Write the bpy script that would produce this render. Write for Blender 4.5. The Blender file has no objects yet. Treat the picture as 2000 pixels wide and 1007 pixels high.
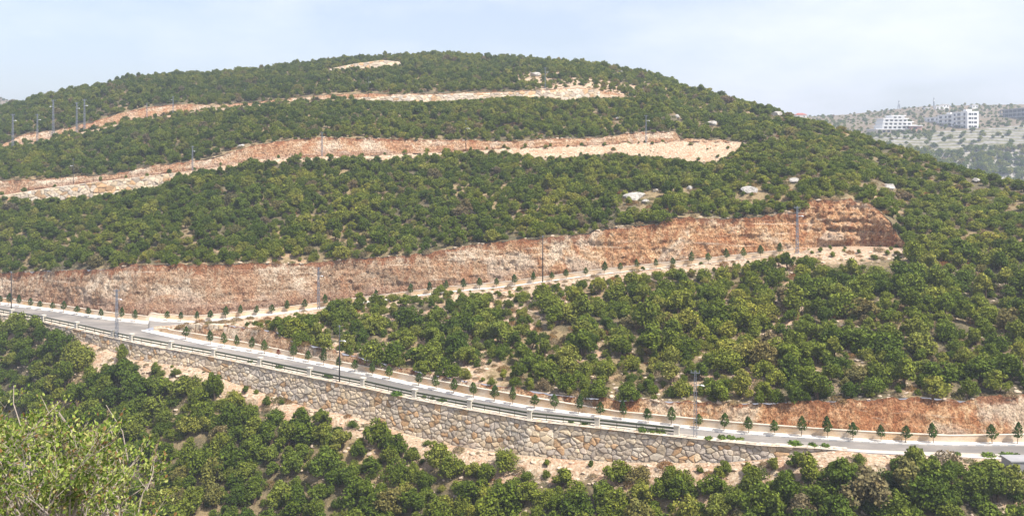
import bpy, math, random
import numpy as np
from mathutils import Vector, Matrix

R = math.radians
random.seed(7)
rng = np.random.default_rng(11)
sc = bpy.context.scene
col = sc.collection

# ------------------------------------------------------------------ camera
F = 1800.0            # focal length in photo pixels (photo is 2000 wide)
HV = 300.0            # row of the eye-level line in the photo
cam = bpy.data.cameras.new('camera')
cam.sensor_fit = 'HORIZONTAL'
cam.sensor_width = 36
cam.lens = 36 * F / 2000
cam.shift_y = -(503.5 - HV) / 2000
cam.clip_start = 0.3
cam.clip_end = 12000
co = bpy.data.objects.new('camera', cam)
co.rotation_euler = (R(90), 0, 0)
col.objects.link(co)
sc.camera = co

# ------------------------------------------------------------------ light
SUN_EL, SUN_AZ = R(56), math.atan2(0.78, -0.62)      # azimuth from +Y towards +X
w = bpy.data.worlds.new('World'); sc.world = w; w.use_nodes = True
nt = w.node_tree; nt.nodes.clear()
out = nt.nodes.new('ShaderNodeOutputWorld'); bg = nt.nodes.new('ShaderNodeBackground')
sky = nt.nodes.new('ShaderNodeTexSky'); sky.sky_type = 'NISHITA'; sky.sun_disc = False
sky.sun_elevation = SUN_EL; sky.sun_rotation = SUN_AZ
sky.altitude = 400; sky.air_density = 1.0; sky.dust_density = 3.5; sky.ozone_density = 1.6
tc = nt.nodes.new('ShaderNodeTexCoord'); mp = nt.nodes.new('ShaderNodeMapping')
mp.inputs['Scale'].default_value = (1.0, 1.0, 2.6)
mp.inputs['Location'].default_value = (2.3, 0.4, 0.9)
no = nt.nodes.new('ShaderNodeTexNoise'); no.inputs['Scale'].default_value = 2.6
no.inputs['Detail'].default_value = 6; no.inputs['Roughness'].default_value = .55
cr = nt.nodes.new('ShaderNodeValToRGB')
cr.color_ramp.elements[0].position = .40; cr.color_ramp.elements[1].position = .72
cr.color_ramp.elements[0].color = (.30, .30, .30, 1); cr.color_ramp.elements[1].color = (.78, .78, .78, 1)
mx = nt.nodes.new('ShaderNodeMix'); mx.data_type = 'RGBA'
mx.inputs[7].default_value = (6.5, 6.55, 7.5, 1)
nt.links.new(tc.outputs['Generated'], mp.inputs[0]); nt.links.new(mp.outputs[0], no.inputs[0])
nt.links.new(no.outputs[0], cr.inputs[0]); nt.links.new(cr.outputs[0], mx.inputs[0])
nt.links.new(sky.outputs[0], mx.inputs[6]); nt.links.new(mx.outputs[2], bg.inputs[0])
bg.inputs[1].default_value = 0.122
nt.links.new(bg.outputs[0], out.inputs[0])
sl = bpy.data.lights.new('sun', 'SUN'); sl.energy = 5.0; sl.angle = R(.6); sl.color = (1, .955, .88)
so = bpy.data.objects.new('sun', sl); col.objects.link(so)
sd = Vector((math.sin(SUN_AZ) * math.cos(SUN_EL), math.cos(SUN_AZ) * math.cos(SUN_EL), math.sin(SUN_EL)))
so.rotation_euler = sd.to_track_quat('Z', 'Y').to_euler()
sc.view_settings.view_transform = 'Standard'; sc.view_settings.look = 'None'
sc.view_settings.exposure = 0.6; sc.view_settings.gamma = 1

# ------------------------------------------------------------------ helpers
def tag(o, label=None, cat=None, group=None, kind=None):
    if label: o['label'] = label
    if cat: o['category'] = cat
    if group: o['group'] = group
    if kind: o['kind'] = kind
    return o

def mesh_obj(name, verts, faces, mats, parent=None, smooth=False, midx=None, loc=None):
    me = bpy.data.meshes.new(name)
    me.from_pydata([tuple(map(float, v)) for v in verts], [], [tuple(int(i) for i in f) for f in faces])
    for m in (mats if isinstance(mats, (list, tuple)) else [mats]): me.materials.append(m)
    if midx is not None: me.polygons.foreach_set('material_index', np.asarray(midx, dtype=np.int32))
    if smooth: me.polygons.foreach_set('use_smooth', np.ones(len(me.polygons), dtype=bool))
    me.update()
    o = bpy.data.objects.new(name, me); col.objects.link(o)
    if parent: o.parent = parent
    if loc is not None: o.location = loc
    return o

def empty(name, loc=(0, 0, 0), rz=0):
    o = bpy.data.objects.new(name, None); o.empty_display_size = .3
    o.location = loc; o.rotation_euler = (0, 0, rz); col.objects.link(o)
    return o

def copy_tree(o, parent=None):
    c = o.copy(); col.objects.link(c); c.parent = parent
    for ch in [k for k in o.children]: copy_tree(ch, c)
    return c

class MB:
    def __init__(s): s.v = []; s.f = []; s.m = []
    def add(s, vs, fs, mi=0):
        b = len(s.v); s.v += [tuple(v) for v in vs]
        s.f += [tuple(i + b for i in f) for f in fs]; s.m += [mi] * len(fs)
    def box(s, x0, x1, y0, y1, z0, z1, mi=0):
        s.add([(x0,y0,z0),(x1,y0,z0),(x1,y1,z0),(x0,y1,z0),(x0,y0,z1),(x1,y0,z1),(x1,y1,z1),(x0,y1,z1)],
              [(0,3,2,1),(4,5,6,7),(0,1,5,4),(1,2,6,5),(2,3,7,6),(3,0,4,7)], mi)
    def bar(s, a, b, wd, hd=None, mi=0):
        a = Vector(a); b = Vector(b); d = (b - a).normalized(); hd = hd or wd
        up = Vector((0,0,1)) if abs(d.z) < .95 else Vector((1,0,0))
        x = d.cross(up).normalized() * wd / 2; y = x.cross(d).normalized() * hd / 2
        s.add([a-x-y, a+x-y, a+x+y, a-x+y, b-x-y, b+x-y, b+x+y, b-x+y],
              [(0,3,2,1),(4,5,6,7),(0,1,5,4),(1,2,6,5),(2,3,7,6),(3,0,4,7)], mi)
    def tube(s, pts, rad, n=6, mi=0):
        pts = [Vector(p) for p in pts]; vs = []; fs = []
        rad = rad if isinstance(rad, (list, tuple)) else [rad] * len(pts)
        for i, p in enumerate(pts):
            d = (pts[min(i+1, len(pts)-1)] - pts[max(i-1, 0)]).normalized()
            up = Vector((0,0,1)) if abs(d.z) < .9 else Vector((1,0,0))
            x = d.cross(up).normalized(); y = x.cross(d).normalized()
            for k in range(n):
                a = 2 * math.pi * k / n
                vs.append(p + (x * math.cos(a) + y * math.sin(a)) * rad[i])
        for i in range(len(pts) - 1):
            for k in range(n):
                fs.append((i*n+k, i*n+(k+1) % n, (i+1)*n+(k+1) % n, (i+1)*n+k))
        fs.append(tuple(range(n))[::-1]); fs.append(tuple((len(pts)-1)*n+k for k in range(n)))
        s.add(vs, fs, mi)
    def build(s, name, mats, parent=None, smooth=False, loc=None):
        return mesh_obj(name, s.v, s.f, mats, parent, smooth, s.m, loc)

def _h(ix, iy, iz, seed):
    n = (ix * 374761393 + iy * 668265263 + iz * 1442695041 + seed * 974634777) & 0xffffffff
    n = ((n ^ (n >> 13)) * 1274126177) & 0xffffffff
    return ((n ^ (n >> 16)) & 0xffff) / 65535.0

def vnoise(x, y, z, seed=0):
    x = np.asarray(x, float); y = np.asarray(y, float) + 0 * x; z = np.asarray(z, float) + 0 * x
    xi = np.floor(x).astype(np.int64); yi = np.floor(y).astype(np.int64); zi = np.floor(z).astype(np.int64)
    fx = x - xi; fy = y - yi; fz = z - zi
    fx = fx*fx*(3-2*fx); fy = fy*fy*(3-2*fy); fz = fz*fz*(3-2*fz)
    r = 0
    for a in (0, 1):
        for b in (0, 1):
            for c in (0, 1):
                r = r + _h(xi+a, yi+b, zi+c, seed) * (fx if a else 1-fx) * (fy if b else 1-fy) * (fz if c else 1-fz)
    return r * 2 - 1

def fbm(x, y, z=0, oct=4, seed=0, gain=.5):
    r = 0; a = 1; t = 0
    for i in range(oct):
        k = 2 ** i
        r = r + a * vnoise(np.asarray(x)*k, np.asarray(y)*k, np.asarray(z)*k, seed + i * 17); t += a; a *= gain
    return r / t

# ------------------------------------------------------------------ materials
class NT:
    def __init__(s, name):
        s.m = bpy.data.materials.new(name); s.m.use_nodes = True
        s.t = s.m.node_tree; s.b = s.t.nodes['Principled BSDF']; s.b.inputs['Specular IOR Level'].default_value = .2
        s.b.inputs['Roughness'].default_value = .9
    def n(s, t, **kw):
        o = s.t.nodes.new(t)
        for k, v in kw.items(): setattr(o, k, v)
        return o
    def l(s, a, b): s.t.links.new(a, b)
    def coords(s, scale=(1, 1, 1), kind='pos'):
        m = s.n('ShaderNodeMapping'); m.inputs['Scale'].default_value = scale
        if kind == 'pos': g = s.n('ShaderNodeNewGeometry'); s.l(g.outputs['Position'], m.inputs[0])
        elif kind == 'obj': g = s.n('ShaderNodeTexCoord'); s.l(g.outputs['Object'], m.inputs[0])
        else: g = s.n('ShaderNodeAttribute', attribute_name=kind); s.l(g.outputs['Vector'], m.inputs[0])
        return m.outputs[0]
    def noise(s, co, scale, detail=5, rough=.6, dist=0):
        o = s.n('ShaderNodeTexNoise'); o.inputs['Scale'].default_value = scale
        o.inputs['Detail'].default_value = detail; o.inputs['Roughness'].default_value = rough
        o.inputs['Distortion'].default_value = dist
        if co is not None: s.l(co, o.inputs['Vector'])
        return o.outputs[0]
    def ramp(s, f, stops, interp='LINEAR'):
        o = s.n('ShaderNodeValToRGB'); e = o.color_ramp.elements; o.color_ramp.interpolation = interp
        while len(e) < len(stops): e.new(.5)
        for el, (p, c) in zip(e, stops):
            el.position = p; el.color = (c, c, c, 1) if isinstance(c, (int, float)) else (*c, 1)
        s.l(f, o.inputs[0]); return o.outputs[0]
    def mix(s, f, a, b, mode='MIX'):
        o = s.n('ShaderNodeMix'); o.data_type = 'RGBA'; o.blend_type = mode
        for i, v in ((0, f), (6, a), (7, b)):
            if isinstance(v, (int, float)): o.inputs[i].default_value = v if i == 0 else (v, v, v, 1)
            elif isinstance(v, tuple): o.inputs[i].default_value = (*v, 1)
            else: s.l(v, o.inputs[i])
        return o.outputs[2]
    def math(s, op, a, b=None, clamp=False):
        o = s.n('ShaderNodeMath', operation=op); o.use_clamp = clamp
        for i, v in enumerate((a, b)):
            if v is None: continue
            if isinstance(v, (int, float)): o.inputs[i].default_value = v
            else: s.l(v, o.inputs[i])
        return o.outputs[0]
    def attr(s, name): return s.n('ShaderNodeAttribute', attribute_name=name).outputs['Fac']
    def color(s, c):
        if isinstance(c, tuple): s.b.inputs['Base Color'].default_value = (*c, 1)
        else: s.l(c, s.b.inputs['Base Color'])
    def bump(s, h, strength=.5, dist=.1):
        o = s.n('ShaderNodeBump'); o.inputs['Strength'].default_value = strength
        o.inputs['Distance'].default_value = dist; s.l(h, o.inputs['Height'])
        s.l(o.outputs[0], s.b.inputs['Normal'])

def plain(name, c, var=.25, scale=6, rough=.8, metal=0, kind='obj', bump=.2):
    m = NT(name); co_ = m.coords(kind=kind)
    n1 = m.noise(co_, scale, 6, .65)
    m.color(m.mix(m.ramp(n1, [(.3, 1 - var), (.7, 1.0 + var * .4)]), (0, 0, 0), c, 'MIX') if False else
            m.mix(1.0, c, m.ramp(n1, [(.3, 1 - var), (.7, 1.0)]), 'MULTIPLY'))
    m.b.inputs['Roughness'].default_value = rough; m.b.inputs['Metallic'].default_value = metal
    if bump: m.bump(n1, bump, .05)
    return m.m

def leaf_mat(name, stops, trans=.25, island=.35):
    m = NT(name)
    oi = m.n('ShaderNodeObjectInfo'); g = m.n('ShaderNodeNewGeometry')
    base = m.ramp(oi.outputs['Random'], stops)
    isl = m.ramp(g.outputs['Random Per Island'], [(0, 1 - island), (.75, 1.0), (1, 1 + island * 1.2)])
    c = m.mix(1.0, base, isl, 'MULTIPLY')
    n1 = m.noise(m.coords(kind='obj'), 1.3, 3, .5)
    tint = m.ramp(n1, [(.3, (.8, .86, .8)), (.7, (1.22, 1.12, .85))])
    c = m.mix(1.0, c, tint, 'MULTIPLY')
    c = m.mix(1.0, c, m.ramp(m.noise(m.coords(), .035, 3, .6), [(.35, (.82, .90, .95)), (.65, (1.2, 1.12, .95))]), 'MULTIPLY')
    sx = m.n('ShaderNodeSeparateXYZ'); m.l(g.outputs['Position'], sx.inputs[0])       # darker oaks to the left, paler scrub to the right
    c = m.mix(1.0, c, m.ramp(m.math('ADD', m.math('MULTIPLY', sx.outputs[0], .004), .5, True), [(.1, (.80, .84, .85)), (.8, (1.16, 1.14, 1.1))]), 'MULTIPLY')
    m.color(c); m.b.inputs['Roughness'].default_value = .7; m.b.inputs['Specular IOR Level'].default_value = .08
    tr = m.n('ShaderNodeBsdfTranslucent'); m.l(c, tr.inputs[0])
    ms = m.n('ShaderNodeMixShader'); ms.inputs[0].default_value = trans
    m.l(m.b.outputs[0], ms.inputs[1]); m.l(tr.outputs[0], ms.inputs[2])
    m.l(ms.outputs[0], m.t.nodes['Material Output'].inputs[0])
    return m.m

M = {}
M['oak'] = leaf_mat('oak_leaves', [(0, (.070, .104, .016)), (.25, (.105, .144, .020)), (.55, (.142, .176, .028)),
                                   (.82, (.185, .208, .038)), (.945, (.235, .238, .054)), (.975, (.18, .155, .065)), (1, (.20, .155, .11))], .18)
M['young'] = leaf_mat('young_tree_leaves', [(0, (.042, .082, .018)), (1, (.080, .125, .030))])
M['dry'] = leaf_mat('dry_shrub_twigs', [(0, (.21, .15, .10)), (.45, (.25, .19, .14)), (.7, (.14, .14, .06)), (1, (.24, .12, .06))], .1)
M['weed'] = leaf_mat('weed_leaves', [(0, (.10, .17, .03)), (1, (.15, .21, .05))])
M['maroon'] = leaf_mat('red_leaves', [(0, (.17, .03, .02)), (1, (.2, .05, .03))])
def fore_mat():
    m = NT('shrub_leaves'); g = m.n('ShaderNodeNewGeometry')
    c = m.ramp(g.outputs['Random Per Island'], [(0, (.06, .10, .02)), (.35, (.15, .21, .035)), (.6, (.30, .35, .085)), (.85, (.48, .48, .20)), (.93, (.30, .20, .09)), (1, (.22, .11, .05))])
    m.color(m.mix(1.0, c, (.88, .92, .72), 'MULTIPLY')); m.b.inputs['Roughness'].default_value = .75
    tr = m.n('ShaderNodeBsdfTranslucent'); m.l(c, tr.inputs[0]); ms = m.n('ShaderNodeMixShader'); ms.inputs[0].default_value = .22
    m.l(m.b.outputs[0], ms.inputs[1]); m.l(tr.outputs[0], ms.inputs[2]); m.l(ms.outputs[0], m.t.nodes['Material Output'].inputs[0]); return m.m
M['fore'] = fore_mat()
M['bark'] = plain('bark', (.16, .11, .075), .4, 20)
M['twig'] = plain('pale_bark', (.42, .35, .29), .4, 30)
M['steel'] = plain('galvanised_steel', (.24, .26, .30), .3, 8, .5, .3)
M['dark_pole'] = plain('dark_pole_paint', (.045, .045, .048), .3, 8, .6)
M['lamp'] = plain('lamp_housing', (.75, .76, .78), .1, 4, .4)
M['post'] = plain('cast_stone', (.62, .57, .48), .35, 5)
M['rail'] = plain('green_rail_paint', (.075, .085, .05), .3, 4, .6)
M['white'] = plain('white_render', (.80, .79, .77), .12, .5)
M['cream'] = plain('cream_render', (.74, .68, .60), .2, .5)
M['pink'] = plain('pink_render', (.58, .34, .26), .2, .5)
M['redroof'] = plain('red_roof_tiles', (.42, .12, .08), .3, 1)
M['glass'] = plain('dark_window', (.045, .05, .06), .3, 1, .3)
M['slab'] = plain('raw_concrete', (.36, .35, .35), .3, .3)
M['void'] = plain('painted_interior_shade', (.13, .13, .14), .3, .3)  # dark grey puts the shade between open floors into the colour
M['limestone'] = plain('limestone', (.50, .465, .42), .6, 1.3, .9, 0, 'pos', .8)
M['rubble'] = plain('pale_rubble', (.60, .47, .35), .45, 1.1, .95, 0, 'pos', .6)

def soil_mat(name, kind):
    """kind: 'lower' pale pink scree, 'hill' brown litter, 'far' terraces"""
    m = NT(name); p = m.coords()
    big = m.noise(p, .07, 4, .6); mid = m.noise(p, .45, 6, .7); fine = m.noise(p, 2.2, 6, .75)
    bare = m.attr('bare')
    scree = m.ramp(fine, [(.30, (.16, .10, .055)), (.43, (.35, .245, .155)), (.55, (.49, .38, .265)), (.70, (.68, .58, .45))])
    red = m.ramp(fine, [(.3, (.28, .13, .07)), (.7, (.50, .30, .18))])
    scree = m.mix(m.ramp(mid, [(.48, 0), (.62, .7)]), scree, red)
    litter = m.ramp(fine, [(.3, (.05, .042, .02)), (.5, (.10, .085, .045)), (.70, (.23, .18, .12))])
    grass = m.ramp(fine, [(.3, (.20, .14, .07)), (.7, (.38, .28, .15))])
    litter = m.mix(m.ramp(big, [(.45, 0), (.6, .8)]), litter, grass)
    f = m.math('ADD', bare, m.math('MULTIPLY', m.math('SUBTRACT', mid, .5), 1.4), True)
    f = m.ramp(f, [(.35, 0), (.6, 1)])
    c = m.mix(f, litter, scree)
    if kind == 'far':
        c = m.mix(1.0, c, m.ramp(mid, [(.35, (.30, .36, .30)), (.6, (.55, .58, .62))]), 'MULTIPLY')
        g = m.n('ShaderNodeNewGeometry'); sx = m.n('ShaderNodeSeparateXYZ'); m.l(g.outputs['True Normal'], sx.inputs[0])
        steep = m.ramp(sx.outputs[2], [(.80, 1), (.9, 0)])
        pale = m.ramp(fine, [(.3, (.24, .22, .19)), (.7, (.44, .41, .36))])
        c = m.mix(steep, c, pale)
    m.color(c)
    vo = m.n('ShaderNodeTexVoronoi'); vo.inputs['Scale'].default_value = 1.6; m.l(p, vo.inputs['Vector'])
    h = m.math('ADD', m.math('MULTIPLY', vo.outputs['Distance'], -.6), fine)
    m.bump(h, .9, .25)
    return m.m
M['lower'] = soil_mat('scree_soil', 'lower')
M['hill'] = M['lower']
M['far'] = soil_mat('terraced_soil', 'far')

def terrace_mat():
    m = NT('stone_edged_terraces'); p = m.coords(); n1 = m.noise(p, .02, 4, .6); n2 = m.noise(p, .25, 5, .7)
    sx = m.n('ShaderNodeSeparateXYZ'); m.l(p, sx.inputs[0])
    z = m.math('ADD', m.math('MULTIPLY', sx.outputs[2], .36), m.math('MULTIPLY', n1, 3.0))
    fr_ = m.math('ADD', m.math('FRACT', z), m.math('MULTIPLY', m.math('SUBTRACT', n2, .5), .5))
    grass = m.ramp(n2, [(.3, (.085, .085, .045)), (.7, (.22, .20, .12))]); wall = m.ramp(n2, [(.35, (.16, .15, .14)), (.65, (.30, .285, .26))])
    m.color(m.mix(m.ramp(fr_, [(.50, 0), (.62, 1)]), grass, wall)); return m.m
M['terraces'] = terrace_mat()

def cliff_mat(name, warmth):
    m = NT(name)
    a = m.coords((1, 1, 1)); st = m.coords((1, 1, .28)); rg = m.coords((1, 1, .85))
    n1 = m.noise(st, .45, 7, .7, .5); n2 = m.noise(rg, 1.5, 8, .8, .5); n3 = m.noise(rg, 4.0, 6, .8); nb = m.noise(a, .10, 5, .65, .6)
    top = m.attr('t'); warm = m.attr('warm')
    cool = m.ramp(n2, [(.30, (.08, .04, .02)), (.42, (.23, .135, .075)), (.52, (.38, .26, .165)), (.62, (.50, .38, .265)), (.74, (.64, .52, .39))])
    hot = m.ramp(n2, [(.30, (.11, .04, .015)), (.42, (.34, .17, .075)), (.52, (.56, .34, .175)), (.62, (.70, .50, .31)), (.74, (.82, .68, .50))])
    c = m.mix(warm, cool, hot)
    rust = m.ramp(n2, [(.32, (.12, .035, .015)), (.5, (.34, .13, .05)), (.7, (.58, .29, .13))])
    wf = m.math('ADD', m.math('MULTIPLY', warm, .6), .4)
    c = m.mix(m.math('MULTIPLY', m.ramp(n1, [(.50, 0), (.58, .8)]), wf), c, rust)
    c = m.mix(m.math('MULTIPLY', m.ramp(nb, [(.50, 0), (.60, .6)]), wf), c, rust)
    c = m.mix(m.ramp(nb, [(.40, .65), (.49, 0)]), c, m.ramp(n2, [(.35, (.36, .27, .19)), (.6, (.76, .65, .50))]))
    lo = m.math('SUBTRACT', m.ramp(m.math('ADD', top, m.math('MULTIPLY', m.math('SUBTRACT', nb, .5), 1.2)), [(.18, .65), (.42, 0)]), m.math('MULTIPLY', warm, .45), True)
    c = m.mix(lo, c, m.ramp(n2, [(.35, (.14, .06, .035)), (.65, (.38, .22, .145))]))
    tt = m.math('ADD', top, m.math('MULTIPLY', m.math('SUBTRACT', n1, .5), 1.0))
    c = m.mix(m.ramp(tt, [(.86, 0), (.96, .85)]), c, m.mix(.5, rust, (.12, .045, .022)))
    bed = m.coords((.10, .10, 1.6)); nd = m.noise(bed, 1.0, 5, .7)
    c = m.mix(m.ramp(nd, [(.58, 0), (.64, .4)]), c, (.70, .58, .44))
    c = m.mix(m.ramp(nd, [(.34, .5), (.40, 0)]), c, (.20, .10, .05))
    c = m.mix(1.0, c, m.ramp(n3, [(.38, .34), (.47, 1.0), (.60, 1.42)]), 'MULTIPLY')
    m.color(c)
    vo = m.n('ShaderNodeTexVoronoi'); vo.inputs['Scale'].default_value = 2.2; m.l(rg, vo.inputs['Vector'])
    h = m.math('ADD', m.math('MULTIPLY', vo.outputs['Distance'], -.4), m.math('ADD', n2, m.math('MULTIPLY', n3, .5)))
    m.bump(h, 1.0, .7)
    return m.m
M['cliff'] = cliff_mat('cut_rock', 1)

def stone_mat():
    m = NT('rubble_masonry')
    a = m.n('ShaderNodeAttribute', attribute_name='stone').outputs['Color']
    p = m.coords(); n2 = m.noise(p, 1.7, 6, .7); n3 = m.noise(p, 7, 5, .7)
    c = m.mix(1.0, a, m.ramp(n2, [(.3, (.72, .70, .68)), (.5, (1, 1, 1)), (.7, (1.12, 1.08, 1.0))]), 'MULTIPLY')
    c = m.mix(m.ramp(n3, [(.32, .5), (.45, 0)]), c, (.24, .18, .13))
    m.color(c); m.bump(m.math('ADD', n2, n3), .7, .12)
    return m.m
M['stone'] = stone_mat()

def asphalt_mat():
    m = NT('old_asphalt'); p = m.coords(); s = m.coords((.05, .6, 1), 'along')
    n1 = m.noise(p, .12, 5, .6); n2 = m.noise(p, 9, 4, .7); n3 = m.noise(s, 1.0, 5, .6)
    c = m.ramp(n1, [(.38, (.17, .155, .14)), (.6, (.285, .255, .225))])
    c = m.mix(m.ramp(n3, [(.45, 0), (.65, .6)]), c, (.155, .145, .14))
    c = m.mix(m.ramp(n2, [(.3, .3), (.5, 0)]), c, (.12, .11, .10))
    m.color(c); m.bump(n2, .2, .02); return m.m
M['asphalt'] = asphalt_mat()

def pave_mat(name, c0, c1, sc_):
    m = NT(name); p = m.coords(); n1 = m.noise(p, sc_, 6, .7); n2 = m.noise(p, .2, 3, .5)
    c = m.ramp(n1, [(.3, c0), (.65, c1)])
    c = m.mix(m.ramp(n2, [(.4, 0), (.65, .5)]), c, c0)
    m.color(c); m.bump(n1, .3, .05); return m.m
M['pave'] = pave_mat('pale_paving', (.55, .50, .43), (.74, .71, .66), 1.5)
M['shoulder'] = pave_mat('cement_and_gravel', (.44, .36, .27), (.68, .62, .53), .9)

def kerb_mat():
    m = NT('painted_kerb'); a = m.n('ShaderNodeAttribute', attribute_name='along').outputs['Vector']
    sx = m.n('ShaderNodeSeparateXYZ'); m.l(a, sx.inputs[0])
    w_ = m.math('FRACT', m.math('MULTIPLY', sx.outputs[0], .5))
    c = m.mix(m.math('GREATER_THAN', w_, .5), (.30, .33, .36), (.62, .60, .57))
    m.color(m.mix(m.ramp(m.noise(m.coords(), 1.2, 5, .7), [(.4, .2), (.6, .8)]), c, (.55, .52, .47))); return m.m
M['kerb'] = kerb_mat()

def lowwall_mat():
    m = NT('tan_stone_cladding')
    co_ = m.coords((1, 1, 1), 'along')
    br = m.n('ShaderNodeTexBrick'); m.l(co_, br.inputs[0])
    br.inputs['Scale'].default_value = 1; br.inputs['Brick Width'].default_value = .55
    br.inputs['Row Height'].default_value = .24; br.inputs['Mortar Size'].default_value = .025
    br.inputs['Color1'].default_value = (.58, .39, .21, 1); br.inputs['Color2'].default_value = (.48, .29, .14, 1)
    br.inputs['Mortar'].default_value = (.58, .48, .36, 1)
    n1 = m.noise(m.coords(), .25, 4, .6); n2 = m.noise(m.coords(), 2.0, 5, .7)
    c = m.mix(m.ramp(n1, [(.42, 0), (.6, .8)]), br.outputs[0], (.60, .52, .42))
    c = m.mix(m.ramp(n2, [(.5, 0), (.7, .5)]), c, (.46, .25, .11))
    m.color(c); m.bump(n2, .4, .05); return m.m
M['lowwall'] = lowwall_mat()
M['coping'] = pave_mat('pale_coping', (.50, .42, .33), (.68, .60, .50), 1.2)

# ------------------------------------------------------------------ survey lines (column u in photo px, row v) and their depths
U = np.arange(-160, 2161, 2.0)
def L(*p):
    a = np.array(p, float).reshape(-1, 2); return np.interp(U, a[:, 0], a[:, 1])
def at(u, arr): return np.interp(u, U, arr)
def Zof(v, D): return (HV - v) / F * D

v_base = L(-160,640, 0,646, 77,650, 181,675, 258,705, 310,712, 388,722, 426,741, 503,767, 555,785, 607,800, 697,818, 787,848,
           850,866, 900,876, 1000,890, 1100,900, 1200,906, 1400,908, 1480,902, 1560,890, 1640,884, 1700,890, 2000,903, 2160,909)
v_top = L(-160,583, 0,614, 77,628, 155,645, 220,660, 284,674, 388,692, 503,715, 607,737, 710,757, 800,778, 916,800, 981,811,
          1032,821, 1200,839, 1316,852, 1407,861, 1484,869, 1600,875, 1700,883, 2000,897, 2160,903)
D_top = L(-160,208, 0,195, 228,172, 663,149, 1000,134, 1358,123, 1600,117, 2000,112, 2160,111)
Z_road = Zof(v_top, D_top)
Z_road = np.convolve(np.pad(Z_road, 40, mode='edge'), np.ones(81) / 81, 'valid')
D_top = Z_road * F / (HV - v_top)
def Dplane(v, Z): return Z * F / (HV - v)
wallh = (v_base - v_top) / F * D_top
D_base = D_top - .16 * wallh
Z_base = Zof(v_base, D_base)
v_near = v_top - L(-160,9, 0,10, 1200,10, 1330,7, 1600,3.5, 1700,4.5, 1800,6, 2000,9, 2160,10)
D_near = Dplane(v_near, Z_road)
v_lfar = L(-160,578, 0,603, 100,617, 200,633, 276,647, 400,674.5, 503,692, 607,712, 710,733, 800,753, 916,778, 1032,799, 1200,821,
           1316,835, 1432,847, 1600,858, 1730,866, 1858,870, 2000,870, 2160,868)
D_lfar = Dplane(v_lfar, Z_road)
v_lside = v_lfar - L(-160,0, 274,0, 290,4, 310,6.5, 400,7.5, 1032,6, 2000,5.5, 2160,5.5)
D_lside = Dplane(v_lside, Z_road)
isl = np.clip((U - 276) / 30, 0, 1)            # island widens out from its tip
# second road (rises behind the island)
v_r2n = L(-160,578, 0,603, 100,617, 200,633, 276,647, 286,642, 305,637, 400,630, 500,619, 555,613, 652,600, 770,585, 860,573,
          1000,560, 1159,538, 1318,521, 1500,501, 1560,495, 1600,492, 1700,490, 1760,487, 1785,480)
D_r2n = np.where(U <= 290, Dplane(v_r2n, Z_road), L(290,181, 305,184, 400,187, 622,195, 1060,192, 1557,186, 1785,182, 2160,182))
v_ltop = L(-160,640, 302,640, 400,655.6, 503,674, 607,697, 710,716, 800,734, 916,756, 1032,776, 1200,804, 1432,826, 1600,838.5, 1730,846.5,
           1858,852, 2000,850, 2160,848)
v_g = L(-160,640, 302,640, 330,641, 380,633, 440,634, 500,641, 540,648, 568,665, 640,682, 700,697, 800,722, 900,742, 1000,757, 1100,772,
        1200,781, 1300,783, 1432,788, 1600,784, 1700,781, 1800,775, 1884,783, 1910,777, 2000,771, 2160,768)
# crest of hill (tops of the bushes)
v_s = L(-160,222, 0,207, 41,196, 79,185, 143,171, 222,158, 248,148, 334,143, 413,140, 500,131, 548,126, 690,109, 786,104, 850,101.5, 1000,109,
        1048,111, 1111,120, 1159,123, 1207,129, 1270,142, 1318,161, 1350,172, 1391,180, 1429,194, 1477,206, 1532,221, 1595,241, 1627,253,
        1675,269, 1719,287, 1786,301, 1818,314, 1881,331, 1913,347, 1961,357, 2000,364, 2160,410)
D_s = L(-160,420, 0,430, 400,470, 850,500, 1050,480, 1270,430, 1400,390, 1500,350, 1600,325, 1720,290, 1880,255, 2000,235, 2160,215)
BH = L(-160,2.0, 1300,2.0, 1500,1.7, 2160,1.7)    # bushes stand above the ground crest
v_s = v_s + BH * F / D_s
Z_s = Zof(v_s, D_s)

end1 = np.clip((U - 1785) / 60, 0, 1)
D_g0 = D_lside + .5
Z_lip = Z_road
hh = np.maximum(Z_road - Zof(v_g, D_g0), -9) * -1        # rise of the cut above the road at constant depth
D_g = (Z_road - 2.2 * D_g0) / ((HV - v_g) / F - 2.2)
D_g = np.where(U < 305, D_r2n, np.maximum(D_g, D_lside + .5))
k_ = np.clip((U - 305) / 60, 0, 1)
Z_g = np.where(U < 305, Z_road, Zof(v_g, D_g)); Z_g = Z_road * (1 - k_) + Z_g * k_
Z_g = np.maximum(Z_g, Z_road)
v_r2n = np.where(U > 1785, v_g + .62 * (v_s - v_g) - 0, v_r2n)
v_r2n = np.where(U > 1785, v_r2n + (480 - at(1786, v_r2n)) * (1 - end1), v_r2n)
D_r2n = np.where(U > 1785, (D_g + .385 * (D_s - D_g)), D_r2n); D_r2n = np.where(U > 1785, D_r2n + (182 - at(1786, D_r2n)) * (1 - end1), D_r2n)
Z_crest = np.where(U < 290, Z_road, Zof(v_r2n, D_r2n))
dip = .8 * np.clip((U - 300) / 60, 0, 1) * (1 - np.clip((U - 1560) / 20, 0, 1))
Z_r2 = Z_crest - dip
w2 = L(-160,0, 305,1, 330,5.2, 1560,5.2, 1585,7.5, 1640,9, 1680,8.6, 1712,7, 1740,4.6, 1765,1.8, 1785,0)
v_r2f_left = L(-160,576, 0,596, 103,609, 207,625, 284,633, 305,634)
D_r2f = np.where(U <= 305, Dplane(v_r2f_left, Z_road), D_r2n + np.maximum(w2, .0))
kk = np.clip((U - 305) / 70, 0, 1)
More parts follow.
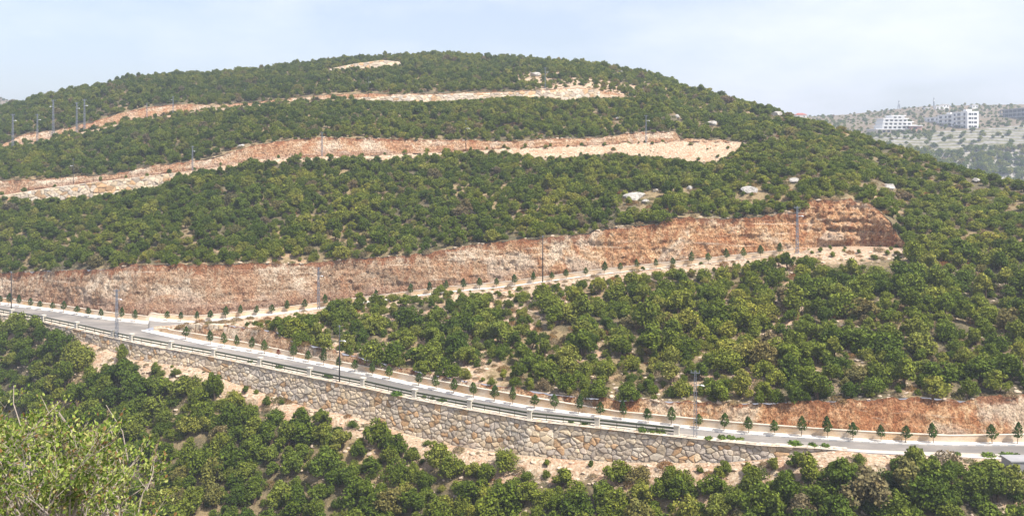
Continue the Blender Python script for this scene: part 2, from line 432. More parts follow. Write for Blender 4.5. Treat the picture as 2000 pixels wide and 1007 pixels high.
D_r2f = np.where((U > 305) & (U < 375), (Dplane(np.interp(U, [305, 375], [634, 630]), Z_road)) * (1 - kk) + D_r2f * kk, D_r2f)
side2 = L(-160,4.2, 290,3.2, 400,1.6, 1560,1.6, 1600,.3, 1785,.01)
D_r2s = D_r2f + side2
v_ct = L(-160,536, 0,534, 100,529, 200,526, 254,518, 350,515, 380,518, 500,513, 595,514.6, 690,505, 786,499, 834,495, 913,480, 1000,470,
         1095,462, 1152,456, 1190,445, 1286,438, 1318,424, 1413,427, 1500,422, 1563,411, 1580,391, 1659,389, 1706,402, 1741,434,
         1755,465, 1775,478, 1790,480)
v_ct = v_ct + 1.5 * fbm(U / 14, 0, 0, 3, 5) * (U < 1770)
D_cb = D_r2s + .6
m1 = L(-160,2.6, 900,3.0, 1560,3.8, 1750,3.8, 1775,1.5, 2160,1.5)
D_ct = (Z_r2 - m1 * D_cb) / ((HV - v_ct) / F - m1)
D_ct = np.where(U > 1785, D_r2n, np.maximum(D_ct, D_cb))
Z_ct = np.where(U > 1785, Z_crest, Zof(v_ct, D_ct))
# third terrace
v_3e = L(-160,394, 10,382, 95,368, 222,352, 337,339, 400,330, 450,322, 500,313, 600,308, 690,305, 800,300, 900,296, 950,293, 1000,290,
         1095,287, 1190,282, 1318,277, 1445,278, 1460,280)
v_3b = L(-160,404, 10,390, 64,394, 175,386, 286,373, 337,358, 360,346, 400,340, 500,322, 600,316, 690,312, 750,320, 800,310, 900,300, 1000,300, 1063,312,
         1190,300, 1280,306, 1350,317, 1400,317, 1445,290, 1460,280)
v_3t = L(-160,355, 0,353, 95,350, 143,345, 222,341, 286,326, 350,318, 413,309, 500,283, 563,274, 627,268, 720,271, 913,275, 1000,277,
         1080,271, 1127,271, 1203,267, 1222,260, 1318,257, 1330,271, 1381,272, 1445,277, 1460,280)
D_3e = L(-160,264, 0,265, 376,268, 630,270, 910,272, 1262,275, 1460,272)
fr3 = (U > 1460)
v_ctx = (HV - Z_ct / D_ct * F)
v3x = v_ctx + .67 * (v_s - v_ctx)
off = 280 - at(1461, v3x); e3 = np.exp(-np.clip(U - 1460, 0, None) / 90)
v3x = v3x + off * e3
d3x = D_ct + .48 * (D_s - D_ct); d3x = d3x + (272 - at(1461, d3x)) * e3
v_3e = np.where(fr3, v3x, v_3e); v_3b = np.where(fr3, v3x, v_3b); v_3t = np.where(fr3, v3x, v_3t); D_3e = np.where(fr3, d3x, D_3e)
Z_3e = Zof(v_3e, D_3e)
D_3b = D_3e - np.where(fr3, 0, .9 * np.maximum(v_3b - v_3e, 0) / F * D_3e * np.interp(U, [330, 360], [.25, 1.3]))
Z_3b = Zof(v_3b, D_3b)
w3 = L(-160,6, 1440,6, 1462,0)
D_3i = D_3e + w3; Z_3i = Z_3e
v3i = HV - Z_3i / D_3i * F
D_3t = np.where(fr3, D_3i, np.maximum(D_3i, (Z_3i - 1.8 * D_3i) / ((HV - v_3t) / F - 1.8))); Z_3t = np.where(fr3, Z_3i, np.maximum(Z_3i, Zof(v_3t, D_3t)))
# fourth terrace
v_4e = L(-160,300, 0,288, 40,283, 111,268, 190,252, 238,240, 286,232, 350,222, 413,213, 500,205, 600,198, 707,191, 818,186.5, 1000,181,
         1127,174, 1168,177, 1178,184, 1230,188, 1260,190)
v_4b = L(-160,302, 0,290, 40,286, 111,276, 190,264, 238,248, 286,238, 350,228, 500,209, 600,202, 707,195, 770,199, 859,199, 1000,189, 1080,191,
         1105,196, 1160,191, 1230,190, 1260,190)
v_4t = L(-160,298, 0,285, 35,268, 60,260, 111,255, 150,246, 190,236, 238,222, 286,210, 350,203, 413,207, 500,199, 560,194, 595,190, 640,185,
         720,183, 818,184, 1000,179, 1127,172, 1168,176, 1230,188, 1260,190)
D_4e = L(-160,330, 0,335, 350,345, 719,350, 1168,345, 1260,345)
fr4 = U > 1260
v_3tx = HV - Z_3t / D_3t * F
v4x = v_3tx + .64 * (v_s - v_3tx); e4 = np.exp(-np.clip(U - 1260, 0, None) / 90)
v4x = v4x + (190 - at(1261, v4x)) * e4
d4x = D_3t + .44 * (D_s - D_3t); d4x = d4x + (345 - at(1261, d4x)) * e4
v_4e = np.where(fr4, v4x, v_4e); v_4b = np.where(fr4, v4x, v_4b); v_4t = np.where(fr4, v4x, v_4t); D_4e = np.where(fr4, d4x, D_4e)
Z_4e = Zof(v_4e, D_4e)
D_4b = D_4e - np.where(fr4, 0, .5 * np.maximum(v_4b - v_4e, 0) / F * D_4e); Z_4b = Zof(v_4b, D_4b)
w4 = L(-160,6, 1220,6, 1262,0)
D_4i = D_4e + w4; Z_4i = Z_4e
D_4t = np.where(fr4, D_4i, np.maximum(D_4i, (Z_4i - 1.5 * D_4i) / ((HV - v_4t) / F - 1.5)))
Z_4t = np.where(fr4, Z_4i, np.maximum(Z_4i, Zof(v_4t, D_4t)))
# fifth wall near the top: a small terrace between u 633 and 782
v_5 = L(633,139, 660,131, 700,124, 748,118, 780,122, 782,124)
D_5 = D_4t + .62 * (D_s - D_4t); Z_5 = Z_4t + .68 * (Z_s - Z_4t)

NC = len(U)
def pts(D, Z, u=None):
    u = U if u is None else u
    return np.stack([(u - 1000) / F * D, D, Z], -1)

def ground_noise(X, Y, amp):
    return amp * fbm(X / 9, Y / 9, 0, 4, 3)

STR = {}
def strip(name, A, B, n, mat, label, cat='terrain', disp=None, ease=None, bare=0.0, umin=None, umax=None, attrs=None, curve=0.0, warm=None):
    """surface between two survey lines A=(D,Z) and B=(D,Z), one column per U"""
    sel = np.ones(NC, bool)
    if umin is not None: sel &= U >= umin
    if umax is not None: sel &= U <= umax
    u = U[sel]; t = np.linspace(0, 1, n + 1)[:, None]
    D = A[0][sel] * (1 - t) + B[0][sel] * t; Z = A[1][sel] * (1 - t) + B[1][sel] * t
    if curve: Z = Z + curve * np.sin(np.pi * t)
    X = (u - 1000) / F * D; Y = D.copy()
    if disp is not None: X, Y, Z = disp(X, Y, Z, t, u)
    m = len(u); V = np.stack([X, Y, Z], -1).reshape(-1, 3)
    idx = np.arange((n + 1) * m).reshape(n + 1, m)
    q = np.stack([idx[:-1, :-1], idx[:-1, 1:], idx[1:, 1:], idx[1:, :-1]], -1).reshape(-1, 4)
    e1 = np.linalg.norm(V[q[:, 0]] - V[q[:, 3]], axis=1) + np.linalg.norm(V[q[:, 1]] - V[q[:, 2]], axis=1)
    q = q[e1 > 1e-3]
    o = mesh_obj(name, V, q, mat, smooth=True)
    me = o.data
    bt = np.broadcast_to(bare(u[None, :] + 0 * t, t, X, Y) if callable(bare) else np.full_like(X, bare), X.shape)
    def fa(nm, arr):
        a = me.attributes.new(nm, 'FLOAT', 'POINT'); a.data.foreach_set('value', np.ascontiguousarray(arr, dtype=np.float32).ravel())
    fa('bare', bt); fa('t', np.broadcast_to(t, X.shape))
    fa('warm', np.broadcast_to(warm(u)[None, :] if warm is not None else np.zeros_like(u)[None, :], X.shape))
    P = np.stack([X, Y], -1); seg = np.linalg.norm(np.diff(P, axis=1), axis=2)
    al = np.concatenate([np.zeros((n + 1, 1)), np.cumsum(seg, 1)], 1)
    a = me.attributes.new('along', 'FLOAT_VECTOR', 'POINT')
    a.data.foreach_set('vector', np.stack([al, np.broadcast_to(Y, X.shape), Z], -1).astype(np.float32).ravel())
    tag(o, label, cat, kind='structure')
    return o

def rough(amp, fr=9):
    def f(X, Y, Z, t, u):
        k = np.clip(np.minimum(t, 1 - t) * 8, 0, 1)
        return X, Y, Z + k * (amp * fbm(X / fr, Y / fr, 0, 4, 3) + .12 * fbm(X / 1.1, Y / 1.1, 0, 3, 31))
    return f

def cliffy(amp, seed=0, recess=None):
    def f(X, Y, Z, t, u):
        k = np.clip(np.minimum(t * 6, (1 - t) * 5), 0, 1)
        s = X * .8 - Y * .3
        d = amp * (1.0 * fbm(s / 3.5, Z / 5, Y / 9, 4, 40 + seed) + .35 * fbm(s / .6, Z / 1.0, Y / 3, 3, 75 + seed, .7) + .45 * np.abs(fbm(s / 1.3, Z / 1.6, Y / 3, 4, 60 + seed, .6)) * 2)
        ledge = .35 * amp * fbm(s / 9, Z / .9, 0, 3, 80 + seed)
        dd = (d + ledge - .4 * amp) * k * (1 + 1.3 * np.clip((u - 1560) / 60, 0, 1) * (seed == 0))
        if recess is not None: dd = dd + recess(u, t) * np.sin(np.pi * np.clip(t, 0, 1)) 
        rough_lip = .5 * fbm(s / 1.2, Z / 3, 0, 3, 90 + seed) * np.clip((t - .75) * 4, 0, 1)
        return X, Y + dd, Z + .25 * amp * fbm(s / .8, Z / .8, 1, 2, 99) * k + rough_lip
    return f

warm = lambda u: np.clip((u - 750) / 500, 0, 1)
# --- slope below the stone wall, falling to the valley and rising to the photographer
nsl = 60
tt = np.linspace(0, 1, nsl + 1)
def lower_point(u, q):
    """q metres down-slope (towards camera) from the wall base"""
    Db = at(u, D_base) - .3; Zb = at(u, Z_base) + .4
    D = Db - q; Z1 = Zb - .1 * q - .42 * np.maximum(q - 2, 0)
    Z2 = -4.4 - .45 * np.maximum(D, 0)
    k = 4.0; Z = np.maximum(Z1, Z2)
    return D, Z
us = U[::2]
qmax = at(us, D_base) - .3
qq = np.concatenate([np.linspace(0, 60, 100)[:-1], np.linspace(60, 1, 2)[:0]])
rows = []
tq = np.concatenate([np.linspace(0, .35, 110), np.linspace(.36, 1.15, 60)])
V = []; BR = []
for a in tq:
    q = a * qmax if a > .35 else a * qmax
    D, Z = lower_point(us, q)
    X = (us - 1000) / F * D
    amp = np.clip(q / 4, 0, 1)
    Z = Z + amp * (.7 * fbm(X / 9, D / 9, 0, 4, 3) + .15 * fbm(X / 1.2, D / 1.2, 0, 3, 8))
    V.append(np.stack([X, D, Z], -1))
    BR.append(np.clip(1.1 - q / 9 + .5 * fbm(X / 7, D / 7, 0, 3, 21), 0.12, 1))
V = np.array(V); n_, m_ = V.shape[:2]; idx = np.arange(n_ * m_).reshape(n_, m_)
q_ = np.stack([idx[:-1, :-1], idx[1:, :-1], idx[1:, 1:], idx[:-1, 1:]], -1).reshape(-1, 4)
o = mesh_obj('valley_slope', V.reshape(-1, 3), q_, M['lower'], smooth=True)
a_ = o.data.attributes.new('bare', 'FLOAT', 'POINT'); a_.data.foreach_set('value', np.array(BR, dtype=np.float32).ravel())
tag(o, 'stony pink scree slope falling away below the tall stone retaining wall', 'terrain', kind='structure')

# --- lower road
strip('road_shoulder', (D_top - .4, Z_road + .10), (D_near, Z_road + .02), 5, M['shoulder'], 'pale cement and gravel strip along the top of the retaining wall', 'road verge',
      disp=lambda X, Y, Z, t, u: (X, Y, Z + .10 * np.maximum(0, fbm(X / 1.5, Y / 1.5, 0, 3, 7)) * np.sin(np.pi * t)))
crown = lambda X, Y, Z, t, u: (X, Y, Z + .05 * np.sin(np.pi * t))
strip('road', (D_near, Z_road), (D_lfar, Z_road), 8, M['asphalt'], 'grey asphalt lower road running behind the guard rail', 'road', disp=crown)
strip('kerb', (D_lfar, Z_road), (D_lfar + .01 + .0 * U, Z_road + .15), 1, M['kerb'], 'pale painted kerb along the lower road pavement', 'kerb', umin=276)
strip('pavement', (D_lfar + .01, Z_road + .15), (D_lside + .35, Z_road + .15), 3, M['pave'], 'white paved strip with young trees along the lower road', 'pavement', umin=276)
# --- second road and junction
strip('side_road', (D_r2n, Z_r2), (D_r2f, Z_r2), 6, M['asphalt'], 'narrow asphalt side road climbing right from the junction', 'road', umax=1562, disp=crown)
strip('side_kerb', (D_r2f, Z_r2), (D_r2f + .01, Z_r2 + .15), 1, M['kerb'], 'pale kerb under the orange cut face beyond the road', 'kerb', umax=1562)
strip('side_pavement', (D_r2f + .01, Z_r2 + .15), (D_r2s + .35, Z_r2 + .15), 2, M['pave'], 'pale pavement with young trees under the tall cut face', 'pavement', umax=1562)
strip('earth_terrace', (D_r2n, Z_r2), (D_cb, Z_r2 + .1), 6, M['lower'], 'bare pale earth shelf at the end of the side road', 'terrain', bare=1.0, umin=1560, disp=rough(.1))
# --- cut behind lower pavement and the slope between the roads
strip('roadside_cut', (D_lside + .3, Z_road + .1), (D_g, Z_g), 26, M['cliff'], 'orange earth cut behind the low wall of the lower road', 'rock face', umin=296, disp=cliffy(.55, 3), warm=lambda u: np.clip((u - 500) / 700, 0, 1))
def bare_mid(u, t, X, Y):
    b = .36 + .2 * (u < 1000) + .55 * fbm(X / 9, Y / 9, 0, 3, 77)
    b = b + np.clip((t - .86) * 7, 0, 1) * .7 * (u < 1780)
    b = b + .5 * np.exp(-((u - 1520) / 40) ** 2) * (t > .3) + .9 * (u < 640) * (t > .35)
    b = b - np.clip((u - 1100) / 800, 0, 1) * .25
    return np.clip(b, .1, 1)
strip('middle_slope', (D_g, Z_g), (D_r2n, Z_crest), 90, M['lower'], 'rubbly pink slope of scattered bushes between the two roads', 'terrain', umin=300, disp=rough(.7), bare=bare_mid)
# --- great cut
def recess(u, t):
    return 0 * u
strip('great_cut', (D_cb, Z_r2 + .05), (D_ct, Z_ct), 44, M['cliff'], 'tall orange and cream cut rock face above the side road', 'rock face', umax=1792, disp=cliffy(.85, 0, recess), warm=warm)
bare_h = lambda base, sc_=8: (lambda u, t, X, Y: np.clip(base + .45 * fbm(X / sc_, Y / sc_, 0, 3, 55), 0, 1))
def bare_r(u, t, X, Y):
    b = .16 + .4 * fbm(X / 8, Y / 8, 0, 3, 55)
    return np.clip(b, 0, 1)
strip('hillside', (D_ct, Z_ct), (D_3b, Z_3b), 90, M['hill'], 'bush covered hillside above the tall cut face', 'terrain', disp=rough(.9, 12), bare=bare_r, curve=1.2)
strip('terrace_bank', (D_3b, Z_3b), (D_3e, Z_3e), 10, M['lower'], 'pale earth bank holding up the third terrace', 'terrain', umax=1462, bare=1.0, disp=cliffy(.35, 6))
strip('terrace_track', (D_3e, Z_3e), (D_3i, Z_3i), 4, M['lower'], 'level earth track of the third terrace', 'road', umax=1462, bare=1.0)
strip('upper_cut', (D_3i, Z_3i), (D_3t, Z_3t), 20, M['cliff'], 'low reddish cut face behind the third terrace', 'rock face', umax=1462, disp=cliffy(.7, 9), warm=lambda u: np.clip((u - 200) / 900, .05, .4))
strip('upper_hillside', (D_3t, Z_3t), (D_4b, Z_4b), 70, M['hill'], 'bush covered hillside between the third and fourth terraces', 'terrain', disp=rough(.9, 12), bare=bare_r, curve=1.2)
strip('high_bank', (D_4b, Z_4b), (D_4e, Z_4e), 6, M['lower'], 'short earth bank under the fourth terrace', 'terrain', umax=1262, bare=1.0)
strip('high_track', (D_4e, Z_4e), (D_4i, Z_4i), 3, M['lower'], 'level earth track of the fourth terrace', 'road', umax=1262, bare=1.0)
strip('high_cut', (D_4i, Z_4i), (D_4t, Z_4t), 10, M['cliff'], 'thin reddish cut behind the fourth terrace', 'rock face', umax=1262, disp=cliffy(.6, 12), warm=lambda u: .3 + 0 * u)
def bare_top(u, t, X, Y):
    b = .15 + .4 * fbm(X / 8, Y / 8, 0, 3, 55)
    D = at(u, D_4t) * (1 - t) + at(u, D_s) * t; Z = at(u, Z_4t) * (1 - t) + at(u, Z_s) * t + 2.5 * np.sin(math.pi * t); v = HV - Z / D * F
    b = b + .8 * ((u > 995) & (u < 1240) & (np.abs(v - (146 + (u - 1005) * .17)) < 20))
    return np.clip(b, 0, 1)
strip('hill_crown', (D_4t, Z_4t), (D_s, Z_s), 100, M['hill'], 'rounded bush covered top of the hill', 'terrain', disp=rough(1.0, 14), bare=bare_top, curve=2.5)
# --- back of the hill, valley behind, far hill
D_v = np.full(NC, 690.0); Z_v = np.full(NC, -70.0)
strip('hill_back', (D_s, Z_s), (D_v, Z_v), 30, M['hill'], 'back of the hill falling into the next valley', 'terrain', disp=rough(1.0, 14), bare=.2)
v_f1 = L(-160,330, 1000,330, 1500,300, 1780,300, 2000,289, 2160,283); D_f1 = np.full(NC, 780.0)
v_f2 = L(-160,280, 1000,280, 1500,262, 1700,262, 1820,257, 1910,253, 2000,244, 2160,236); D_f2 = np.full(NC, 850.0)
v_f3 = L(-160,186, 0,190, 27,200, 60,215, 200,240, 1300,240, 1554,229, 1652,224, 1700,219, 1770,211, 1820,207, 1930,205, 2000,204, 2160,205); D_f3 = np.full(NC, 1120.0)
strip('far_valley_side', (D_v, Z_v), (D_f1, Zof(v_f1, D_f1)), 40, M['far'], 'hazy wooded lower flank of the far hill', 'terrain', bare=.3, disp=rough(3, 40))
def steps(X, Y, Z, t, u):
    st = 2.6; Zw = Z + 1.6 * fbm(X / 60, Y / 60, 0, 3, 13)
    k = np.floor(Zw / st); f = Zw / st - k
    Zs = (k + np.clip((f - .72) / .28, 0, 1)) * st
    e = np.clip(np.minimum(t, 1 - t) * 12, 0, 1) * np.clip((u - 1740) / 60, 0, 1)
    return X, Y, Z * (1 - e) + Zs * e
strip('far_terraces', (D_f1, Zof(v_f1, D_f1)), (D_f2, Zof(v_f2, D_f2)), 120, M['terraces'], 'hazy stepped farm terraces on the far hillside', 'terrain', bare=.12, disp=steps)
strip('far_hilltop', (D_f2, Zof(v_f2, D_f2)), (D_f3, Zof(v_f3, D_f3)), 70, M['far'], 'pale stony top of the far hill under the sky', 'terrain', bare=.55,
      disp=lambda X, Y, Z, t, u: (X, Y, Z + np.clip(np.minimum(t, 1 - t) * 9, 0, 1) * (3 * fbm(X / 40, Y / 40, 0, 5, 3, .6))))
strip('far_plateau', (D_f3, Zof(v_f3, D_f3)), (np.full(NC, 1500.0), np.full(NC, 0.0)), 8, M['far'], 'far side of the distant hill', 'terrain', bare=.4)
mesh_obj_ground = mesh_obj('ground', [(-7000, 600, -75), (7000, 600, -75), (7000, 9000, -75), (-7000, 9000, -75)], [(0, 1, 2, 3)], M['far'])
tag(mesh_obj_ground, 'low distant ground far beyond the hills', 'ground', kind='structure')

# ------------------------------------------------------------------ masonry
PAL = [(.48, .42, .34), (.45, .39, .32), (.50, .43, .33), (.40, .36, .32), (.52, .43, .31), (.44, .30, .18), (.44, .39, .34), (.48, .44, .38), (.54, .47, .38)]
def stone_wall(name, u0, u1, top, base, label, cell=(1.05, .8), res=.12, seed=1, cap=.0, pale=0, warmf=None):
    """top/base = (D, Z) arrays over U; mesh with one relief block per stone"""
    uu = np.arange(u0, u1 + .1, 1.0)
    Dt = np.interp(uu, U, top[0]); Zt = np.interp(uu, U, top[1]) + cap; Db = np.interp(uu, U, base[0]); Zb = np.interp(uu, U, base[1])
    X = (uu - 1000) / F * Dt; s = np.concatenate([[0], np.cumsum(np.hypot(np.diff(X), np.diff(Dt)))])
    S = np.arange(0, s[-1], res); ui = np.interp(S, s, uu)
    Dt, Zt, Db, Zb = [np.interp(S, s, a) for a in (Dt, Zt, Db, Zb)]
    H = np.maximum(Zt - Zb, .2) + .5; nr = int(max(H) / res) + 1
    t = np.linspace(1, 0, nr)[:, None]
    zz = Zt - (1 - t) * H; Dd = Dt * t + (Db - .0) * (1 - t)
    ss = S[None, :] + 0 * zz
    hv = Zt[None, :] - zz        # height below the top
    a, b = cell
    wx = ss / a + .28 * fbm(ss / 1.4, zz / 1.4, 0, 2, seed + 5); wy = (zz - 0) / b + .22 * fbm(ss / 1.4, zz / 1.4, 7, 2, seed + 6)
    ix = np.floor(wx).astype(np.int64); iy = np.floor(wy).astype(np.int64)
    f1 = np.full(wx.shape, 9e9); f2 = np.full(wx.shape, 9e9)
    c1 = np.zeros(wx.shape + (2,), np.int64); p1 = np.zeros(wx.shape + (2,)); p2 = np.zeros(wx.shape + (2,))
    for dx in (-2, -1, 0, 1, 2):
        for dy in (-2, -1, 0, 1, 2):
            cx = ix + dx; cy = iy + dy
            px = cx + .5 + .80 * (_h(cx, cy, 0, seed) - .5) + .5 * (cy % 2); py = cy + .5 + .60 * (_h(cx, cy, 1, seed) - .5)
            dead = _h(cx, cy, 2, seed) < .24
            d = (wx - px) ** 2 + (wy - py) ** 2 + np.where(dead, 50, 0)
            m1_ = d < f1; m2_ = (~m1_) & (d < f2)
            f2 = np.where(m1_, f1, np.where(m2_, d, f2))
            p2 = np.where(m1_[..., None], p1, np.where(m2_[..., None], np.stack([px, py], -1), p2))
            f1 = np.where(m1_, d, f1); p1 = np.where(m1_[..., None], np.stack([px, py], -1), p1)
            c1 = np.where(m1_[..., None], np.stack([cx, cy], -1), c1)
    dist = (f2 - f1) / (2 * np.maximum(np.linalg.norm(p2 - p1, axis=-1), .05)) * min(a, b)
    e = np.clip(dist / (.085 * b), 0, 1); e = e * e * (3 - 2 * e)
    r0 = _h(c1[..., 0], c1[..., 1], 3, seed); r1 = _h(c1[..., 0], c1[..., 1], 4, seed); r2 = _h(c1[..., 0], c1[..., 1], 5, seed)
    prot = (.15 * e + .06 * np.clip(dist / (.45 * b), 0, 1) + .16 * (r0 - .5) * e
            + .22 * e * ((wx - p1[..., 0]) * (r1 - .5) + (wy - p1[..., 1]) * (r2 - .6))) * b * 1.25
    prot = prot + .05 * fbm(ss / .35, zz / .35, 0, 3, seed + 9)
    # wall normal in plan (towards camera)
    tx = np.gradient((ui - 1000) / F * Dt); ty = np.gradient(Dt); ln = np.hypot(tx, ty); nx = ty / ln; ny = -tx / ln
    Xg = (ui[None, :] - 1000) / F * Dd
    # keep plan position of the top row column, lean by batter
    Xg = ((ui - 1000) / F * Dt)[None, :] + nx[None, :] * (Dt[None, :] - Dd); Yg = Dt[None, :] + ny[None, :] * (Dt[None, :] - Dd)
    lip = np.where(hv < .01, .12 * (fbm(S / .9, 0, 0, 2, seed)[None, :]), 0)
    Xg = Xg + nx[None, :] * prot; Yg = Yg + ny[None, :] * prot
    V = np.stack([Xg, Yg, zz + lip], -1)
    # top return, running back over the wall
    back = np.stack([(ui - 1000) / F * Dt - nx * .7, Dt - ny * .7, Zt + .04 + .1 * fbm(S / .7, 3, 0, 2, seed)], -1)[None]
    V = np.concatenate([V, back], 0)
    # rows go from top (t=1) down, so put back row first
    V = np.concatenate([back, V[:-1]], 0)
    nrr, mm = V.shape[:2]; idx = np.arange(nrr * mm).reshape(nrr, mm)
    q = np.stack([idx[1:, :-1], idx[1:, 1:], idx[:-1, 1:], idx[:-1, :-1]], -1).reshape(-1, 4)
    o = mesh_obj(name, V.reshape(-1, 3), q, M['stone'], smooth=True)
    pal = np.array(PAL) * (1 + pale)
    ci = (np.floor(_h(c1[..., 0], c1[..., 1], 6, seed) * .999 * len(pal))).astype(int)
    C = pal[ci] * np.array([1.12, 1.08, 1.02]) * (.72 + .5 * r1[..., None])
    wf = np.clip(.5 + fbm(ss / 9, zz / 5, 0, 3, seed + 20), 0, 1)[..., None] * .5
    C = C * (1 - wf) + C * np.array([1.10, .98, .82]) * wf
    joint = np.array([.15, .11, .075])
    je = np.clip(dist / (.05 * b), 0, 1)[..., None]
    C = joint * (1 - je) + C * je
    C = np.concatenate([np.full((1, mm, 3), (.60, .53, .44)), C], 0)
    C = np.concatenate([C, np.ones(C.shape[:2] + (1,))], -1)
    at_ = o.data.color_attributes.new('stone', 'FLOAT_COLOR', 'POINT')
    at_.data.foreach_set('color', C.astype(np.float32).ravel())
    tag(o, label, 'wall')
    return o

stone_wall('retaining_wall', -40, 1655, (D_top, Z_road), (D_base, Z_base), 'long tall retaining wall of big irregular pale stones below the lower road', (.86, .60), .085, 3, .12)
stone_wall('terrace_wall', 4, 340, (D_3e - .15, Z_3e), (D_3b - .6, Z_3b), 'irregular stone retaining wall under the third terrace at far left', (1.25, .9), .16, 5, .1, -.12)
stone_wall('terrace_wall', 700, 1172, (D_4e - .2, Z_4e), (D_4b - .8, Z_4b), 'low pale stone wall under the fourth terrace near the hilltop', (1.5, 1.0), .2, 8, .1, -.14)
stone_wall('terrace_wall', 368, 446, (D_g - .3, Z_g + .05), (D_lside + 1.2, Z_road - .2), 'short rough stone wall on the island behind the road junction', (1.2, .9), .14, 12, .05)
# arched wall close to the summit: real wall with its back buried in the slope
v5t = np.interp(U, [630, 640, 660, 700, 748, 780, 784], [138.5, 136, 131, 123.5, 117.5, 121, 125])
v5b = np.interp(U, [630, 640, 660, 700, 748, 780, 784], [139.5, 139, 137.5, 133, 130.5, 126, 126])
Dc = at(700, D_4t) + .55 * (at(700, D_s) - at(700, D_4t))
D5 = np.full(NC, Dc)
def crown_zy(u, tq):
    return at(u, D_4t) * (1 - tq) + at(u, D_s) * tq, at(u, Z_4t) * (1 - tq) + at(u, Z_s) * tq + 2.5 * math.sin(math.pi * tq)
def crown_t(u, v):
    best = 0; bd = 9e9
    for k in range(201):
        D, Z = crown_zy(u, k / 200); dv = abs(HV - Z / D * F - v)
        if dv < bd: bd = dv; best = k / 200
    return best
T5 = np.zeros(NC)
for i in np.where((U > 620) & (U < 800))[0]: T5[i] = crown_t(U[i], v5b[i])
D5b = D_4t * (1 - T5) + D_s * T5
D5b = np.convolve(np.pad(D5b, 5, mode='edge'), np.ones(11) / 11, 'valid')
stone_wall('terrace_wall', 632, 783, (D5b - .5, Zof(v5t, D5b - .5)), (D5b - 1.5, Zof(v5b, D5b - 1.5)), 'arched pale stone wall just below the hill summit', (1.8, 1.1), .25, 15, 0, -.15)
mb = MB()      # earth fill behind the arched wall
uu = np.arange(632, 784, 4.0); fv = []; 
for u in uu:
    D = at(u, D5b); zt = at(u, Zof(v5t, D5b - .5)) - .1
    for k, (dd, dz) in enumerate([(-.6, 0), (5, .5), (16, -.5), (26, -3)]):
        DD = D + dd; fv.append(((u - 1000) / F * D, DD, zt + dz))
fs = []
for i in range(len(uu) - 1):
    for k in range(3): fs.append((i*4+k, (i+1)*4+k, (i+1)*4+k+1, i*4+k+1))
o = mesh_obj('summit_shelf', fv, fs, M['hill'], smooth=True); tag(o, 'earth shelf filled behind the arched summit wall', 'terrain', kind='structure')

# ------------------------------------------------------------------ low walls (extruded along the road)
def low_wall(name, u0, u1, D, Z, h, th, label, side=1):
    uu = np.arange(u0, u1 + .1, 3.0); Dd = np.interp(uu, U, D); Zz = np.interp(uu, U, Z); X = (uu - 1000) / F * Dd
    hs = np.interp(uu, U, h) if hasattr(h, '__len__') else np.full(len(uu), h)
    tx = np.gradient(X); ty = np.gradient(Dd); ln = np.hypot(tx, ty); nx = -ty / ln; ny = tx / ln
    al = np.concatenate([[0], np.cumsum(np.hypot(np.diff(X), np.diff(Dd)))])
    root = empty(name, (X[0], Dd[0], Zz[0]))
    def prism(prof, nm, mat):
        V = []; A = []
        for i in range(len(uu)):
            for (o_, z_) in prof:
                zq = z_ * hs[i] if z_ > 0 else z_
                V.append((X[i] + nx[i] * o_ - X[0], Dd[i] + ny[i] * o_ - Dd[0], Zz[i] + zq - Zz[0])); A.append((al[i], zq, o_))
        n = len(prof); Fc = []
        for i in range(len(uu) - 1):
            for k in range(n): Fc.append((i*n+k, (i+1)*n+k, (i+1)*n+(k+1) % n, i*n+(k+1) % n))
        Fc.append(tuple(range(n))); e = (len(uu)-1)*n; Fc.append(tuple(e+k for k in range(n))[::-1])
        ob = mesh_obj(nm, V, Fc, mat, root)
        a = ob.data.attributes.new('along', 'FLOAT_VECTOR', 'POINT'); a.data.foreach_set('vector', np.array(A, dtype=np.float32).ravel())
    prism([(0, -.4), (0, .93), (th, .93), (th, -.4)], 'wall_face', M['lowwall'])
    prism([(-.05, .934), (-.05, 1.0), (th + .05, 1.0), (th + .05, .934)], 'coping', M['coping'])
    tag(root, label, 'low wall'); return root
h_low = np.clip((v_lside - v_ltop) / F * D_lside, .3, 1.5)
h_low = np.where(U < 330, np.interp(U, [298, 330], [.5, 1.0]), h_low)
low_wall('low_wall', 300, 2150, D_lside + .02, Z_road + .15, h_low, .35, 'low tan stone wall behind the pavement of the lower road')
low_wall('low_wall', -150, 1552, D_r2s + .02, Z_r2 + .15, 1.0, .35, 'low tan stone wall at the foot of the tall cut face')
low_wall('parapet', 318, 1556, D_r2n - .3, Z_crest - .45, L(318,.35, 360,.55, 2000,.6), .28, 'thin pale parapet kerb along the outer edge of the side road')

# ------------------------------------------------------------------ guard rail with stone posts
POSTU = [23, 85, 150, 221, 257, 334, 418, 508, 605, 709, 810, 918, 1035, 1167, 1322]
def on_line(u, D, Z): return Vector(((u - 1000) / F * at(u, D), at(u, D), at(u, Z)))
D_post = D_top + .55
fence = empty('guard_rail', on_line(23, D_post, Z_road + .12))
tag(fence, 'green metal guard rail on square pale stone posts along the lower road', 'guard rail')
pp = [on_line(u, D_post, Z_road + .1) - fence.location for u in POSTU]
for i, p in enumerate(pp):
    d = (pp[min(i+1, len(pp)-1)] - pp[max(i-1, 0)]).normalized(); ang = math.atan2(d.y, d.x)
    mb = MB(); mb.box(-.36, .36, -.32, .32, -.2, 1.22); mb.box(-.43, .43, -.39, .39, 1.222, 1.42)
    mb.box(-.45, .45, -.41, .41, -.25, .1)
    o = mb.build('post', M['post'], fence, loc=p); o.rotation_euler = (0, 0, ang)
    bv = o.modifiers.new('b', 'BEVEL'); bv.width = .03; bv.segments = 1
